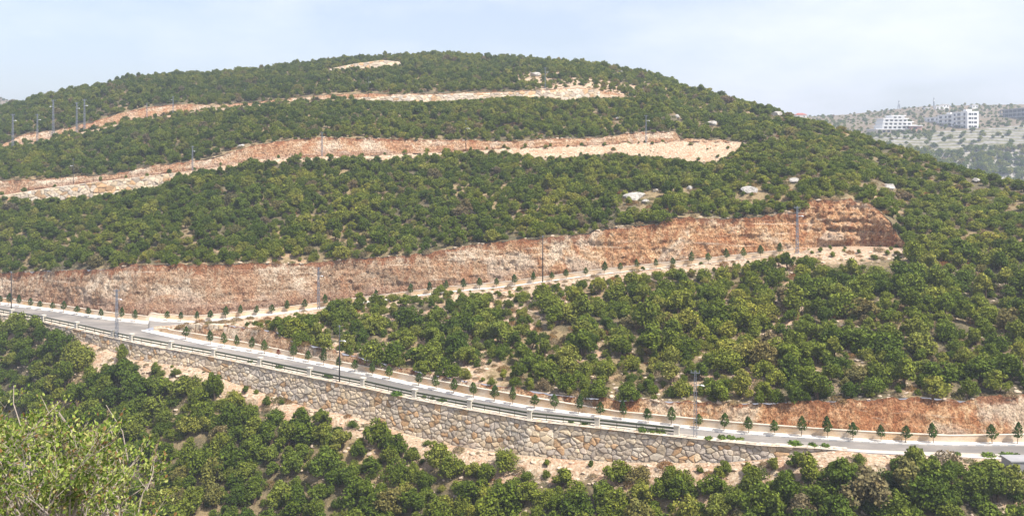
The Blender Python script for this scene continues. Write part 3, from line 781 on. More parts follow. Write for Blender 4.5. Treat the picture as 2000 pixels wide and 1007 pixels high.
for i in range(-1, len(pp) - 1):
    if i < 0:
        a = on_line(-40, D_post, Z_road + .1) - fence.location; b = pp[0]
    else: a, b = pp[i], pp[i + 1]
    mb = MB(); up = Vector((0, 0, 1))
    mb.bar(a + up * .88, b + up * .88, .14, .26); mb.bar(a + up * .42, b + up * .42, .12, .20)
    for k in (1, 2, 3):
        c = a.lerp(b, k / 4); mb.bar(c - up * .1, c + up * .86, .07)
    mb.build('rail', M['rail'], fence)

# ------------------------------------------------------------------ poles
def lattice_pole(h):
    root = empty('lattice_pole'); mb = MB(); wb, wt = .27, .13
    cs = [(-1,-1),(1,-1),(1,1),(-1,1)]
    for c in cs: mb.bar((c[0]*wb, c[1]*wb, -.5), (c[0]*wt, c[1]*wt, h), .07)
    n = int(h / .75)
    for k in range(n):
        z0 = k * h / n; z1 = (k + 1) * h / n; w0 = wb + (wt - wb) * z0 / h; w1 = wb + (wt - wb) * z1 / h
        for j in range(4):
            a = cs[j]; b = cs[(j + 1) % 4]
            if k % 2: a, b = b, a
            mb.bar((a[0]*w0, a[1]*w0, z0), (b[0]*w1, b[1]*w1, z1), .045)
    mb.build('lattice_mast', M['steel'], root)
    mb = MB(); mb.bar((-.7, 0, h - .25), (.7, 0, h - .25), .09)
    for x in (-.62, 0, .62): mb.tube([(x, 0, h - .2), (x, 0, h + .1)], .05, 6)
    mb.build('cross_arm', M['steel'], root)
    lamp_arm(root, h * .78); return root
def lamp_arm(root, z, rad=.04):
    mb = MB(); mb.tube([(0, 0, z), (.3, -.1, z + .18), (.7, -.15, z + .2), (.9, -.2, z + .18)], rad, 6)
    mb.build('lamp_arm', M['lamp'], root)
    mb = MB(); mb.tube([(.8, -.18, z + .2), (.9, -.2, z + .18), (1.15, -.24, z + .15), (1.4, -.28, z + .1)], [.05, .10, .12, .04], 8)
    mb.build('lamp_head', M['lamp'], root, smooth=True)
def solid_pole(h, lamp=True):
    root = empty('lamp_pole'); mb = MB()
    mb.tube([(0, 0, -.5), (0, 0, h)], [.14, .08], 8); mb.build('mast', M['dark_pole'], root, smooth=True)
    mb = MB(); mb.tube([(0, 0, h - .3), (0, 0, h + .02)], .12, 8); mb.bar((-.3, 0, h - .15), (.3, 0, h - .15), .06); mb.build('cap', M['steel'], root)
    if lamp: lamp_arm(root, h * .72)
    return root
protoL = lattice_pole(9.0); protoS = solid_pole(9.0); protoN = solid_pole(9.0, False)
usedp = set()
def place_pole(kind, u, vt, vb, D, label, flip=False):
    proto = {'L': protoL, 'S': protoS, 'N': protoN}[kind]
    r = proto if kind not in usedp else copy_tree(proto); usedp.add(kind)
    z0 = Zof(vb, D); h = (vb - vt) / F * D; s = h / 9.0
    r.location = ((u - 1000) / F * D, D, z0); r.scale = (max(.5, s * .85), max(.5, s * .85), s)
    r.rotation_euler = (0, 0, R(180) if flip else R(random.uniform(-15, 15)))
    tag(r, label, 'utility pole' if kind == 'L' else 'lamp post', 'poles along the roads and terraces')
ZP = lambda u, D: at(u, D)
place_pole('L', 228, 565, 659, at(228, D_top) + .2, 'steel lattice pole on the retaining wall beside the road junction')
place_pole('L', 622, 522, 603, at(622, D_r2n) + .2, 'steel lattice pole on the side road against the middle of the tall cut')
place_pole('L', 1557, 403, 496, at(1557, D_r2n) + .3, 'steel lattice pole at the upper end of the side road')
place_pole('L', 1358, 724, 857, at(1358, D_top) + .3, 'tallest steel lattice pole beside the lower road, right of the last stone post')
place_pole('L', 1262, 225, 279, at(1262, D_3e) + .5, 'steel lattice pole on the bare right end of the third terrace')
place_pole('N', 22, 530, 616, at(22, D_top) + .8, 'plain dark pole at the left edge of the lower road')
place_pole('S', 663, 635, 748, at(663, D_top) + .3, 'dark lamp post standing in front of the lower road, with bushes behind')
place_pole('N', 1060, 460, 551, at(1060, D_r2n) + .3, 'plain dark pole on the side road in front of the tall cut')
place_pole('S', 910, 235, 296, at(910, D_3e) + 1, 'dark lamp post on the middle of the third terrace')
place_pole('S', 719, 150, 191, at(719, D_4e) + 1, 'dark lamp post at the left end of the fourth terrace wall')
place_pole('L', 376, 285, 336, at(376, D_3e) + 1, 'steel lattice pole just right of the stone wall under the third terrace')
place_pole('L', 629, 258, 307, at(629, D_3e) + 1, 'steel lattice pole against the left part of the third terrace cut')
place_pole('S', 143, 310, 363, at(143, D_3e) + 1, 'thin lamp post on the third terrace above the left stone wall', True)
place_pole('L', 25, 223, 286, at(25, D_4e) - 2, 'leftmost steel lattice pole high on the hill')
place_pole('L', 73, 223, 277, at(73, D_4e) - 1, 'steel lattice pole behind the dry grass bank at upper left')
place_pole('L', 150, 200, 259, at(150, D_4e) + 2, 'left of the twin lattice poles at upper left')
place_pole('L', 165, 194, 256, at(165, D_4e) + 4, 'taller right one of the twin lattice poles at upper left')
place_pole('L', 104, 195, 260, at(104, D_4e) + 6, 'thin pale lattice pole left of the twin poles', True)
place_pole('L', 287, 201, 231, at(287, D_4e) + 1, 'small lattice pole before the red earth bank at upper left', True)
place_pole('L', 338, 188, 223, at(338, D_4e) + 1, 'small lattice pole at the right end of the red earth bank', True)
def crown_depth(u, v): return crown_zy(u, crown_t(u, v))[0]
place_pole('S', 480, 169, 196, crown_depth(480, 190), 'tiny lamp post among the bushes above the fourth terrace', True)
place_pole('L', 1065, 132, 178, at(1065, D_4e) + 1, 'lattice pole on the pale rubble at the right of the fourth terrace')
place_pole('N', 703, 103, 124, at(703, D5b) + 3, 'faint thin pole behind the arched summit wall')
place_pole('N', 770, 101, 121, at(770, D5b) + 3, 'faint thin pole above the right end of the arched summit wall')

# ------------------------------------------------------------------ foliage meshes
def leaf_quads(C, Nn, size, jitter=.8, aspect=1.0):
    n = len(C); Nn = Nn + jitter * rng.normal(size=(n, 3)); Nn /= np.linalg.norm(Nn, axis=1)[:, None]
    a = rng.normal(size=(n, 3)); x = np.cross(Nn, a); x /= np.linalg.norm(x, axis=1)[:, None]; y = np.cross(Nn, x)
    sz = (size * rng.uniform(.6, 1.35, n))[:, None]
    x = x * sz; y = y * sz * aspect
    V = np.stack([C - x, C - y * .9 + x * .15, C + x, C + y * .9 - x * .1], 1).reshape(-1, 3)
    Fc = np.arange(4 * n).reshape(n, 4); return V, Fc

def bush_mesh(seed, W=2.0, H=2.8, lobes=12, leaves=2600, size=.125, skirt=.1, flat=1.0):
    r = np.random.default_rng(seed)
    cs = []; rs = []
    for i in range(lobes):
        a = r.uniform(0, 2 * np.pi); q = r.uniform(0, 1) ** .6 * .66
        top = math.sqrt(max(0, 1 - (q / .98) ** 2)); rr = W * r.uniform(.17, .46)
        zc = .25 + (H * top - rr * .9) * r.uniform(.25, 1.0)
        cs.append((W * q * math.cos(a), W * q * math.sin(a), zc)); rs.append(rr)
    cs = np.array(cs); rs = np.array(rs)
    wgt = rs ** 2 / np.sum(rs ** 2); k = r.choice(lobes, leaves, p=wgt)
    d = r.normal(size=(leaves, 3)); d[:, 2] += .35; d /= np.linalg.norm(d, axis=1)[:, None]
    rad = rs[k] * (.62 + .58 * r.uniform(0, 1, leaves))
    # sub-clumps: pull points to random clump directions
    sub = r.normal(size=(lobes * 9, 3)); sub /= np.linalg.norm(sub, axis=1)[:, None]
    cd = sub[k * 9 + r.integers(0, 9, leaves)]; d = d * .55 + cd * .62; d /= np.linalg.norm(d, axis=1)[:, None]
    C = cs[k] + d * rad[:, None]
    C[:, 2] = np.where(C[:, 2] < -.1, r.uniform(-.1, .8, leaves), C[:, 2])
    V, Fc = leaf_quads(C, d + np.array([0, 0, .1]), size, .75)
    nl = len(Fc)
    mb = MB()
    for i in range(5):
        c = cs[i % lobes]; mb.tube([(.08 * math.cos(i * 1.3), .08 * math.sin(i * 1.3), -.4), (c[0] * .4, c[1] * .4, c[2] * .45), tuple(c)], [.09, .06, .03], 5)
    V2 = np.array([tuple(v) for v in mb.v]); F2 = [tuple(i + len(V) for i in f) for f in mb.f]
    me = bpy.data.meshes.new('bush')
    me.from_pydata([tuple(map(float, v)) for v in np.concatenate([V, V2])], [], [tuple(int(i) for i in f) for f in Fc] + F2)
    me.materials.append(M['oak']); me.materials.append(M['bark'])
    me.polygons.foreach_set('material_index', np.array([0] * nl + [1] * len(F2), dtype=np.int32))
    me.update(); return me

BM = [bush_mesh(100 + i, W=[2.0, 1.8, 2.2, 1.9, 2.1, 1.7, 2.3, 2.0][i], H=[3.1, 3.4, 2.8, 3.6, 3.0, 3.8, 2.6, 2.7][i], lobes=[15, 13, 17, 14, 16, 12, 18, 15][i]) for i in range(8)]
DM = []
for i in range(3):                                  # dry twiggy shrubs
    r = np.random.default_rng(300 + i); n = 420
    d = r.normal(size=(n, 3)); d[:, 2] = np.abs(d[:, 2]) + .1; d /= np.linalg.norm(d, axis=1)[:, None]
    C = d * (r.uniform(.3, 1, n) ** .5)[:, None] * np.array([1, 1, .75]) * .9
    V, Fc = leaf_quads(C, d, .10, .9, .45)
    me = bpy.data.meshes.new('dry_shrub'); me.from_pydata([tuple(map(float, v)) for v in V], [], [tuple(int(i) for i in f) for f in Fc])
    me.materials.append(M['dry']); me.update(); DM.append(me)
def rock_mesh(seed, nm='rock', mat='rubble', n=2, flat=.65):
    import bmesh
    bm = bmesh.new(); bmesh.ops.create_icosphere(bm, subdivisions=n, radius=.5)
    r = random.Random(seed)
    ax = [Vector((r.gauss(0, 1), r.gauss(0, 1), r.gauss(0, 1))).normalized() for _ in range(9)]; lim = [r.uniform(.22, .42) for _ in ax]
    for v in bm.verts:
        for a, l in zip(ax, lim):
            d = v.co.dot(a)
            if d > l: v.co -= a * (d - l)
        v.co += Vector((r.gauss(0, .012), r.gauss(0, .012), r.gauss(0, .012))); v.co.z *= flat
    me = bpy.data.meshes.new(nm); bm.to_mesh(me); bm.free(); me.materials.append(M[mat]); return me
RM = [rock_mesh(50 + i) for i in range(4)]

# ------------------------------------------------------------------ scatter
class Hash:
    def __init__(s, c): s.c = c; s.d = {}
    def ok(s, x, y, r):
        i, j = int(x // s.c), int(y // s.c); k = int(r // s.c) + 1
        for a in range(i - k, i + k + 1):
            for b in range(j - k, j + k + 1):
                for (px, py, pr) in s.d.get((a, b), ()):
                    if (px - x) ** 2 + (py - y) ** 2 < ((r + pr) * .5) ** 2: return False
        s.d.setdefault((i, j), []).append((x, y, r)); return True

def scatter(A, B, n, spacing, u0=-150, u1=2150, keep=None, curve=0.0, amp=.9, fr=12, tr=(0, 1)):
    """random plan positions between two survey lines; returns (x,y,z,u,t,spacing); keep gives a probability"""
    h = Hash(spacing); res = []
    uu = rng.uniform(u0, u1, n); tt_ = rng.uniform(tr[0], tr[1], n)
    D0, D1, Z0, Z1 = np.interp(uu, U, A[0]), np.interp(uu, U, B[0]), np.interp(uu, U, A[1]), np.interp(uu, U, B[1])
    D = D0 * (1 - tt_) + D1 * tt_; Z = Z0 * (1 - tt_) + Z1 * tt_ + curve * np.sin(np.pi * tt_)
    X = (uu - 1000) / F * D
    Z = Z + np.clip(np.minimum(tt_, 1 - tt_) * 8, 0, 1) * (amp * fbm(X / fr, D / fr, 0, 4, 3))
    pr = D * np.abs(D1 - D0); pr = pr / pr.max()
    if keep is not None: pr = pr * keep(uu, tt_, X, D)
    acc = rng.uniform(0, 1, n); sps = spacing * rng.uniform(.75, 1.3, n)
    for i in np.where(acc < pr)[0]:
        if h.ok(X[i], D[i], sps[i]): res.append((X[i], D[i], Z[i], uu[i], tt_[i], sps[i]))
    return res
clump = lambda x, y, s, sd: fbm(x / s, y / s, 0, 3, sd)

bushes = []      # x, y, z, u, scale_xy, scale_z, zone
def addb(pts_, zone, sxy=(.75, 1.2), sz=(.7, 1.1)):
    for (x, y, z, u, t, sp) in pts_:
        k = random.uniform(*sxy) * random.choice([.7, 1, 1, 1.12]); fl_ = float(np.interp(u, [1350, 1550], [1, .74])) if zone == 'hill' else 1
        bushes.append([x, y, z, u, k, k * random.uniform(*sz) * fl_, zone, t])

def keep_mid(u, t, x, y):
    dens = -.10 + .60 * np.clip((u - 900) / 500, 0, 1)
    p = (clump(x, y, 8, 77) < .22 + dens).astype(float)
    p = np.where((np.abs(u - 1525) < 18) & (t > .45), .2, p)
    p = np.where((u > 1590) & (u < 1755) & (t > .86), .15, p)
    p = np.where((t > .86) & (u < 1780), .22, p)
    p = np.where((t > .74) & (u > 950) & (u < 1780), .14, p)
    return np.where((u < 560) & (t < .9), np.where(u > 500, .12, 0), p)
addb(scatter((D_g, Z_g), (D_r2n, Z_crest), 26000, 3.1, 320, 2150, keep_mid, amp=.7, fr=9), 'middle', (.8, 1.4), (.72, 1.05))
def keep_hill(u, t, x, y):
    p = np.where(u > 1480, clump(x, y, 6, 44) < .45, clump(x, y, 7, 44) < .6).astype(float)
    p = np.where((t > .95) & (u < 1460), .25, p)
    return np.where((t > .90) & ((u < 350) | ((u > 960) & (u < 1460))), .18, p)
szl = (.7, 1.0)
addb(scatter((D_ct, Z_ct), (D_3b, Z_3b), 60000, 2.6, keep=keep_hill, curve=1.2, tr=(0.01, .985)), 'hill', (.66, 1.2), szl)
addb(scatter((D_3t, Z_3t), (D_4b, Z_4b), 60000, 2.7, keep=keep_hill, curve=1.2, tr=(.02, .98)), 'hill', (.66, 1.2), szl)
def keep_top(u, t, x, y):
    D = at(u, D_4t) * (1 - t) + at(u, D_s) * t; Z = at(u, Z_4t) * (1 - t) + at(u, Z_s) * t + 2.5 * np.sin(math.pi * t); v = HV - Z / D * F
    p = (clump(x, y, 7, 44) < .55).astype(float)
    p = np.where((u > 1005) & (u < 1240) & (np.abs(v - (146 + (u - 1005) * .17)) < 17 + 6 * clump(x, y, 5, 14)), .06, p)
    D5_ = at(u, D5b); return np.where((u > 625) & (u < 790) & (y > D5_ - 16) & (y < D5_ + 7), 0, p)
addb(scatter((D_4t, Z_4t), (D_s, Z_s), 90000, 2.9, keep=keep_top, curve=2.5, amp=1.0, fr=14, tr=(.02, 1)), 'hill', (.68, 1.2), szl)
addb([(x, y, z, u, t, s) for (x, y, z, u, t, s) in scatter((D_s, Z_s), (D_v, Z_v), 9000, 4.0, tr=(0, .12), amp=1, fr=14)], 'hill', (.6, .9), szl)
# lower slope
def scatter_lower(n, spacing, qm, keep=None, u0=-100, u1=2120):
    h = Hash(spacing); res = []
    u = rng.uniform(u0, u1, n); q = rng.uniform(.4, qm, n); D, Z = lower_point(u, q); X = (u - 1000) / F * D
    p = (HV - Z / D * F < 1090).astype(float)
    if keep is not None: p = p * keep(u, q, X, D)
    Z = Z + np.minimum(q / 4, 1) * .7 * fbm(X / 9, D / 9, 0, 4, 3)
    acc = rng.uniform(0, 1, n); sp = spacing * rng.uniform(.75, 1.3, n)
    for i in np.where(acc < p)[0]:
        if h.ok(X[i], D[i], sp[i]): res.append((X[i], D[i], Z[i], u[i], q[i], sp[i]))
    return res
def keep_low(u, q, x, y):
    lim = np.where(u > 1560, 5.0, np.where(u > 840, 5.6, 4.6 + 4.5 * np.maximum(0, clump(x, y, 8, 4) + .2)))
    lim = np.where(u < 130, 1.2, lim)
    return np.where(q < lim, .04, clump(x, y, 6, 21) < .62)
addb(scatter_lower(50000, 2.35, 60, keep_low), 'lower', (.75, 1.35), (.7, 1.1))

for (u, q, k, kz) in ((1690, 9, 1.7, 1.5), (1762, 7, 1.35, 1.35), (1788, 4.2, .95, 1.3), (1812, 7.5, 1.5, 1.35), (1908, 7, .95, 1.0), (1975, 6, 1.1, 1.2), (985, 3.6, 1.0, .95), (238, 2.2, .75, .95), (32, 1.5, 1.3, 1.5),
                      (70, 2.5, 1.2, 1.3), (1315, 5, .8, 1.0), (1462, 5.5, .9, 1.1), (862, 3.5, .6, .7), (742, 5, 1.2, 1.3), (130, 6, 1.3, 1.5), (420, 7, 1.2, 1.5)):
    D, Z = lower_point(u, q); bushes.append([(u - 1000) / F * D, float(D), float(Z), u, k, kz, 'lower+', q])
for (x, y, z, u, t, sp) in scatter((D_4b, Z_4b), (D_4i + .5, Z_4i), 5000, 3.2, -100, 690, amp=0, keep=lambda u, t, x, y: np.where(((u > 275) & (u < 350)) | ((u > 35) & (u < 100)), .12, 1)):
    k = random.uniform(.55, 1.05); bushes.append([x, y, z - .2, u, k, k * .85, 'shelf', t])
for (x, y, z, u, t, sp) in scatter((D_3e + 3, Z_3e), (D_3i, Z_3i), 2500, 6, 0, 1300, amp=0):
    k = random.uniform(.3, .55); bushes.append([x, y, z - .1, u, k, k, 'shelf', t])
def top_limit(u, zone, v0, x, y):
    if zone == 'middle': return at(u, v_r2n) - 4 + float(np.interp(u, [480, 640, 652, 765, 790, 845, 862, 885, 905, 1000, 1300, 1400, 1560, 1585, 1605, 1735, 1755, 1790, 1800], [15, 8, -28, -22, 3, 2, -12, -8, 6, 12, 10, 14, 4, 6, 26, 28, 5, -20, -400])) + random.uniform(-3, 5)
    if zone == 'lower': return (at(u, v_base) + random.uniform(-6, 6)) if u > 150 else at(u, v_top) + 8
    if zone == 'hill':
        D3 = at(u, D_3b)
        if y < D3 and u < 1455: return at(u, v_3b) + random.uniform(-4, 2) - (10 if 340 < u < 940 else (4 if u < 1100 else 0))
        if D3 < y < at(u, D_4b) and u < 1235: return at(u, v_4b) + random.uniform(-2.5, 1) - (float(np.interp(u, [0, 90, 130, 190, 240, 350, 500, 640], [2, 5, 15, 10, 9, 8, 5, 3])) if u < 690 else 0)
    return -1e9
def limit(lst, zf):
    res = []
    for b in lst:
        x, y, z, u = b[0], b[1], b[2], b[3]; lim = top_limit(u, zf(b), 0, x, y)
        vt = HV - (z + 2.9 * b[5]) / y * F
        if vt < lim:
            hmax = -(lim - HV) / F * y - z
            f = hmax / (2.9 * b[5])
            if f < .3: continue
            b[4] *= max(f, .3) ** .7; b[5] *= f
        res.append(b)
    return res
bushes = limit(bushes, lambda b: b[6])
small = []
for A, B, n, cv, amp, fr, u0 in (((D_g, Z_g), (D_r2n, Z_crest), 16000, 0, .7, 9, 480), ((D_ct, Z_ct), (D_3b, Z_3b), 22000, 1.2, .9, 12, -150), ((D_3t, Z_3t), (D_4b, Z_4b), 20000, 1.2, .9, 12, -150), ((D_4t, Z_4t), (D_s, Z_s), 16000, 2.5, 1, 14, -150)):
    for (x, y, z, u, t, sp) in scatter(A, B, n, 2.0, u0, 2150, curve=cv, amp=amp, fr=fr, tr=(0, .99), keep=lambda u, t, x, y: clump(x, y, 5, 91) < .25):
        k = random.uniform(.28, .62); small.append([x, y, z - .1, u, k, k * random.uniform(.7, 1.2), 'middle' if u0 == 480 else 'hill'])
for (x, y, z, u, t, sp) in scatter_lower(16000, 1.9, 60, lambda u, q, x, y: np.where(q < 4, .12, clump(x, y, 5, 91) < .2)):
    k = random.uniform(.28, .62); small.append([x, y, z - .1, u, k, k * random.uniform(.7, 1.2), 'lower'])
small = limit(small, lambda b: b[6])
# ------------------------------------------------------------------ far hill scatter (points only)
far_pts = []
for (x, y, z, u, t, sp) in scatter((D_v, Z_v), (D_f1, Zof(v_f1, D_f1)), 30000, 4.2, 1550, 2150, amp=3, fr=40): far_pts.append((x, y, z, random.uniform(1.3, 2.4)))
for (x, y, z, u, t, sp) in scatter((D_f1, Zof(v_f1, D_f1)), (D_f2, Zof(v_f2, D_f2)), 9000, 5.0, 1550, 2150, amp=0, fr=40, keep=lambda u, t, x, y: np.where(((u < 1820) & (clump(x, y, 30, 9) < .15 + (1790 - u) * .002)) | (t < .06), 1, .015)): far_pts.append((x, y, z - .5, random.uniform(.8, 1.7)))
for (x, y, z, u, t, sp) in scatter((D_f2, Zof(v_f2, D_f2)), (D_f3, Zof(v_f3, D_f3)), 9000, 7, 1500, 2150, amp=0, fr=40, keep=lambda u, t, x, y: np.where(clump(x, y, 25, 19) < .0, 1, .12)): far_pts.append((x, y, z - .3, random.uniform(.6, 1.3)))
for (x, y, z, u, t, sp) in scatter((D_f2, Zof(v_f2, D_f2)), (D_f3, Zof(v_f3, D_f3)), 1500, 7, -100, 80, amp=0, fr=40, keep=lambda u, t, x, y: clump(x, y, 25, 19) < .1): far_pts.append((x, y, z - .3, random.uniform(.6, 1.3)))

# ------------------------------------------------------------------ boulders
BLD = [(1240, 385, 20, 7, 'biggest flat pale limestone outcrop above the tall cut'), (1262, 397, 9, 4, 'narrow pale slab right below the biggest outcrop'),
       (1346, 370, 6, 5, 'upright pale boulder between the two big outcrops'), (1468, 372, 17, 7, 'slanting pale limestone outcrop above the right part of the cut'),
       (1392, 242, 11, 4, 'flat white boulder above the right end of the third terrace'), (1516, 222, 9, 5, 'white boulder on the right skyline'),
       (1735, 364, 13, 6, 'pale outcrop high above the recess at the end of the cut'), (1552, 354, 11, 3, 'flat pale rock above the upper end of the side road'),
       (1322, 228, 6, 3, 'small pale rock above the lattice pole of the third terrace'), (1208, 232, 5, 2.5, 'small pale rock left of the third terrace lattice pole'),
       (1905, 354, 7, 3, 'pale rock on the right shoulder of the hill'), (1045, 145, 9, 5, 'white boulder on the pale rubble near the hilltop'),
       (1213, 142, 6, 2.5, 'tiny white rock near the crest, right of the hilltop rubble'), (470, 287, 7, 2.5, 'pale boulder on the lip of the third terrace cut'),
       (1655, 808, 0, 0, ''), (1280, 374, 5, 3, 'small pale rock right of the biggest outcrop')]
def hill_D(u, v):
    """first depth where the hill surface is seen at (u, v)"""
    for A, B, cv in (((D_ct, Z_ct), (D_3b, Z_3b), 1.2), ((D_3t, Z_3t), (D_4b, Z_4b), 1.2), ((D_4t, Z_4t), (D_s, Z_s), 2.5)):
        for k in range(101):
            t = k / 100; D = at(u, A[0]) * (1 - t) + at(u, B[0]) * t; Z = at(u, A[1]) * (1 - t) + at(u, B[1]) * t + cv * math.sin(math.pi * t)
            if HV - Z / D * F <= v: return D, Z
    return at(u, D_s), at(u, Z_s)
def clear_bush(b):
    for (u, v, hw, hh_, lb) in BLD:
        if abs(b[3] - u) < hw + 9:
            if (u, v) not in BD: BD[(u, v)] = hill_D(u, v + hh_ * .5)
            if BD[(u, v)][0] - 11 < b[1] < BD[(u, v)][0] + 2.5: return False
    return True
BD = {}
bushes = [b for b in bushes if b[6] != 'hill' or clear_bush(b)]
small = [b for b in small if b[6] != 'hill' or clear_bush(b) or random.random() < .15]
# ------------------------------------------------------------------ choose individuals
ORD = ['', 'first', 'second', 'third', 'fourth', 'fifth', 'sixth', 'seventh', 'eighth', 'ninth', 'tenth', 'eleventh', 'twelfth', 'thirteenth',
       'fourteenth', 'fifteenth', 'sixteenth', 'seventeenth', 'eighteenth', 'nineteenth', 'twentieth']
def ordn(n):
    if n <= 20: return ORD[n]
    tens = {2: 'twenty', 3: 'thirty', 4: 'forty', 5: 'fifty'}[n // 10]
    return (tens[:-1] + 'ieth') if n % 10 == 0 else tens + '-' + ORD[n % 10]
LOWU = [362, 411, 439, 463, 490, 517, 543, 573, 602, 632, 663, 693, 727, 761, 817, 852, 886, 925, 965, 1001, 1043, 1084, 1130, 1172, 1219, 1266,
        1311, 1365, 1414, 1463, 1514, 1565, 1617, 1666, 1721, 1769, 1823, 1938, 1987]
UPU = [1, 17, 37, 59, 78, 103, 124, 150, 174, 198, 236, 263, 326, 353, 383, 410, 441, 469, 500, 530, 561, 594, 636, 736, 802, 838, 870, 905, 937,
       970, 1006, 1041, 1078, 1106, 1143, 1180, 1211, 1245, 1282, 1315, 1350, 1384, 1420, 1453, 1486, 1522]
def app(b):
    x, y, z, u, k, kz, zone, t = b; v = HV - (z + 1.4 * kz) / y * F
    if not (5 < u < 1995) or v > 1000 or zone in ('hill', 'shelf'): return 0
    if zone == 'lower' and u < 290 and v > 800: return 0
    if zone == 'lower+': return 99
    return k * F / y
order = sorted(range(len(bushes)), key=lambda i: -app(bushes[i]))
indiv = set(i for i in order[:300] if app(bushes[i]) > 0)
groups = {}
for i in indiv:
    x, y, z, u, k, kz, zone, t = bushes[i]
    if zone != 'middle' and u < 385: key = ('post', int(np.argmin([abs(u - p) for p in POSTU])))
    else: key = ('tree', int(np.argmin([abs(u - p) for p in LOWU])))
    groups.setdefault((zone.strip('+'),) + key, []).append(i)
blabel = {}
for (zone, kind, j), ids in groups.items():
    ids.sort(key=lambda i: -(bushes[i][2] / bushes[i][1]))
    for r_, i in enumerate(ids):
        big = 'large ' if bushes[i][4] > 1.25 else ('small ' if bushes[i][4] < .9 else '')
        mark = (ordn(j + 1) + ' post from the left') if kind == 'post' else (ordn(j + 1) + ' sapling from the junction')
        if zone != 'middle': blabel[i] = f'{big}bush below the wall, {ordn(r_ + 1)} down under the {mark}'
        else: blabel[i] = f'{big}bush between the roads, {ordn(r_ + 1)} down above the {mark}'
bproto = [None] * 8
for i in sorted(indiv):
    x, y, z, u, k, kz, zone, t = bushes[i]
    q = random.randrange(8)
    o = bpy.data.objects.new('bush', BM[q]); col.objects.link(o)
    if bproto[q] is None: bproto[q] = o
    o.location = (x, y, z - .1); o.scale = (k, k * random.uniform(.85, 1.15), kz); o.rotation_euler = (R(random.uniform(-8, 8)), R(random.uniform(-8, 8)), random.uniform(0, 6.28))
    tag(o, blabel[i], 'bush', 'bushes on the slope below the retaining wall' if zone != 'middle' else 'bushes on the slope between the roads')
for q in range(8):
    if bproto[q] is None: raise RuntimeError('no bush proto')

# rocks and dry shrubs used as sources for the ground cover
PROTO_R = []
for i in range(4):
    u = [1745, 1480, 960, 620][i]; q = 1.2
    D, Z = lower_point(u, q)
    o = bpy.data.objects.new('rock', RM[i]); col.objects.link(o); o.location = ((u - 1000) / F * D, D, Z + .1); o.scale = (1.1, .9, .9)
    tag(o, 'loose pale rock at the foot of the retaining wall, ' + ['beyond its right end', 'near its low right end', 'under the wall middle', 'under the left part'][i], 'rock', 'rocks at the wall foot')
    PROTO_R.append(o)
PROTO_D = []
for i in range(3):
    u = [1850, 1300, 545][i]; q = 1.6
    D, Z = lower_point(u, q)
    o = bpy.data.objects.new('dry_shrub', DM[i]); col.objects.link(o); o.location = ((u - 1000) / F * D, D, Z); o.scale = (1.4 if i else 2.2,) * 3
    tag(o, ['greyish bare shrub on the pale bank at lower right', 'small dry brown shrub at the wall foot below the last stone post', 'dry brownish shrub at the wall foot left of centre'][i], 'shrub', 'dry shrubs at the wall foot')
    PROTO_D.append(o)

def cover(name, points, protos, label, cat):
    """one ground-cover object: instances of the protos on a point cloud; points = (x,y,z,sx,sz)"""
    P = np.array([p[:3] for p in points], dtype=np.float32)
    me = bpy.data.meshes.new(name); me.vertices.add(len(P)); me.vertices.foreach_set('co', P.ravel())
    a = me.attributes.new('sc', 'FLOAT_VECTOR', 'POINT')
    S = np.array([(p[3], p[3], p[4]) for p in points], dtype=np.float32); a.data.foreach_set('vector', S.ravel())
    a = me.attributes.new('ro', 'FLOAT_VECTOR', 'POINT')
    Rr = np.stack([rng.uniform(-.15, .15, len(P)), rng.uniform(-.15, .15, len(P)), rng.uniform(0, 6.28, len(P))], -1).astype(np.float32)
    a.data.foreach_set('vector', Rr.ravel())
    a = me.attributes.new('ix', 'INT', 'POINT'); a.data.foreach_set('value', rng.integers(0, len(protos), len(P)).astype(np.int32))
    o = bpy.data.objects.new(name, me); col.objects.link(o)
    g = bpy.data.node_groups.new(name, 'GeometryNodeTree')
    g.interface.new_socket('Geometry', in_out='INPUT', socket_type='NodeSocketGeometry')
    g.interface.new_socket('Geometry', in_out='OUTPUT', socket_type='NodeSocketGeometry')
    gi = g.nodes.new('NodeGroupInput'); go = g.nodes.new('NodeGroupOutput')
    ip = g.nodes.new('GeometryNodeInstanceOnPoints'); jn = g.nodes.new('GeometryNodeJoinGeometry')
    for p in reversed(protos):
        oi = g.nodes.new('GeometryNodeObjectInfo'); oi.transform_space = 'ORIGINAL'; oi.inputs[0].default_value = p; oi.inputs['As Instance'].default_value = True
        g.links.new(oi.outputs['Geometry'], jn.inputs[0])
    def na(nm, dt):
        n = g.nodes.new('GeometryNodeInputNamedAttribute'); n.data_type = dt; n.inputs['Name'].default_value = nm
        return [s for s in n.outputs if s.enabled and s.name == 'Attribute'][0]
    g.links.new(gi.outputs[0], ip.inputs['Points']); g.links.new(jn.outputs[0], ip.inputs['Instance'])
    ip.inputs['Pick Instance'].default_value = True
    g.links.new(na('ix', 'INT'), ip.inputs['Instance Index'])
    er = g.nodes.new('FunctionNodeEulerToRotation')
    g.links.new(na('ro', 'FLOAT_VECTOR'), er.inputs[0]); g.links.new(er.outputs[0], ip.inputs['Rotation'])
    g.links.new(na('sc', 'FLOAT_VECTOR'), ip.inputs['Scale'])
    g.links.new(ip.outputs[0], go.inputs[0])
    md = o.modifiers.new('cover', 'NODES'); md.node_group = g
    tag(o, label, cat, kind='stuff'); return o

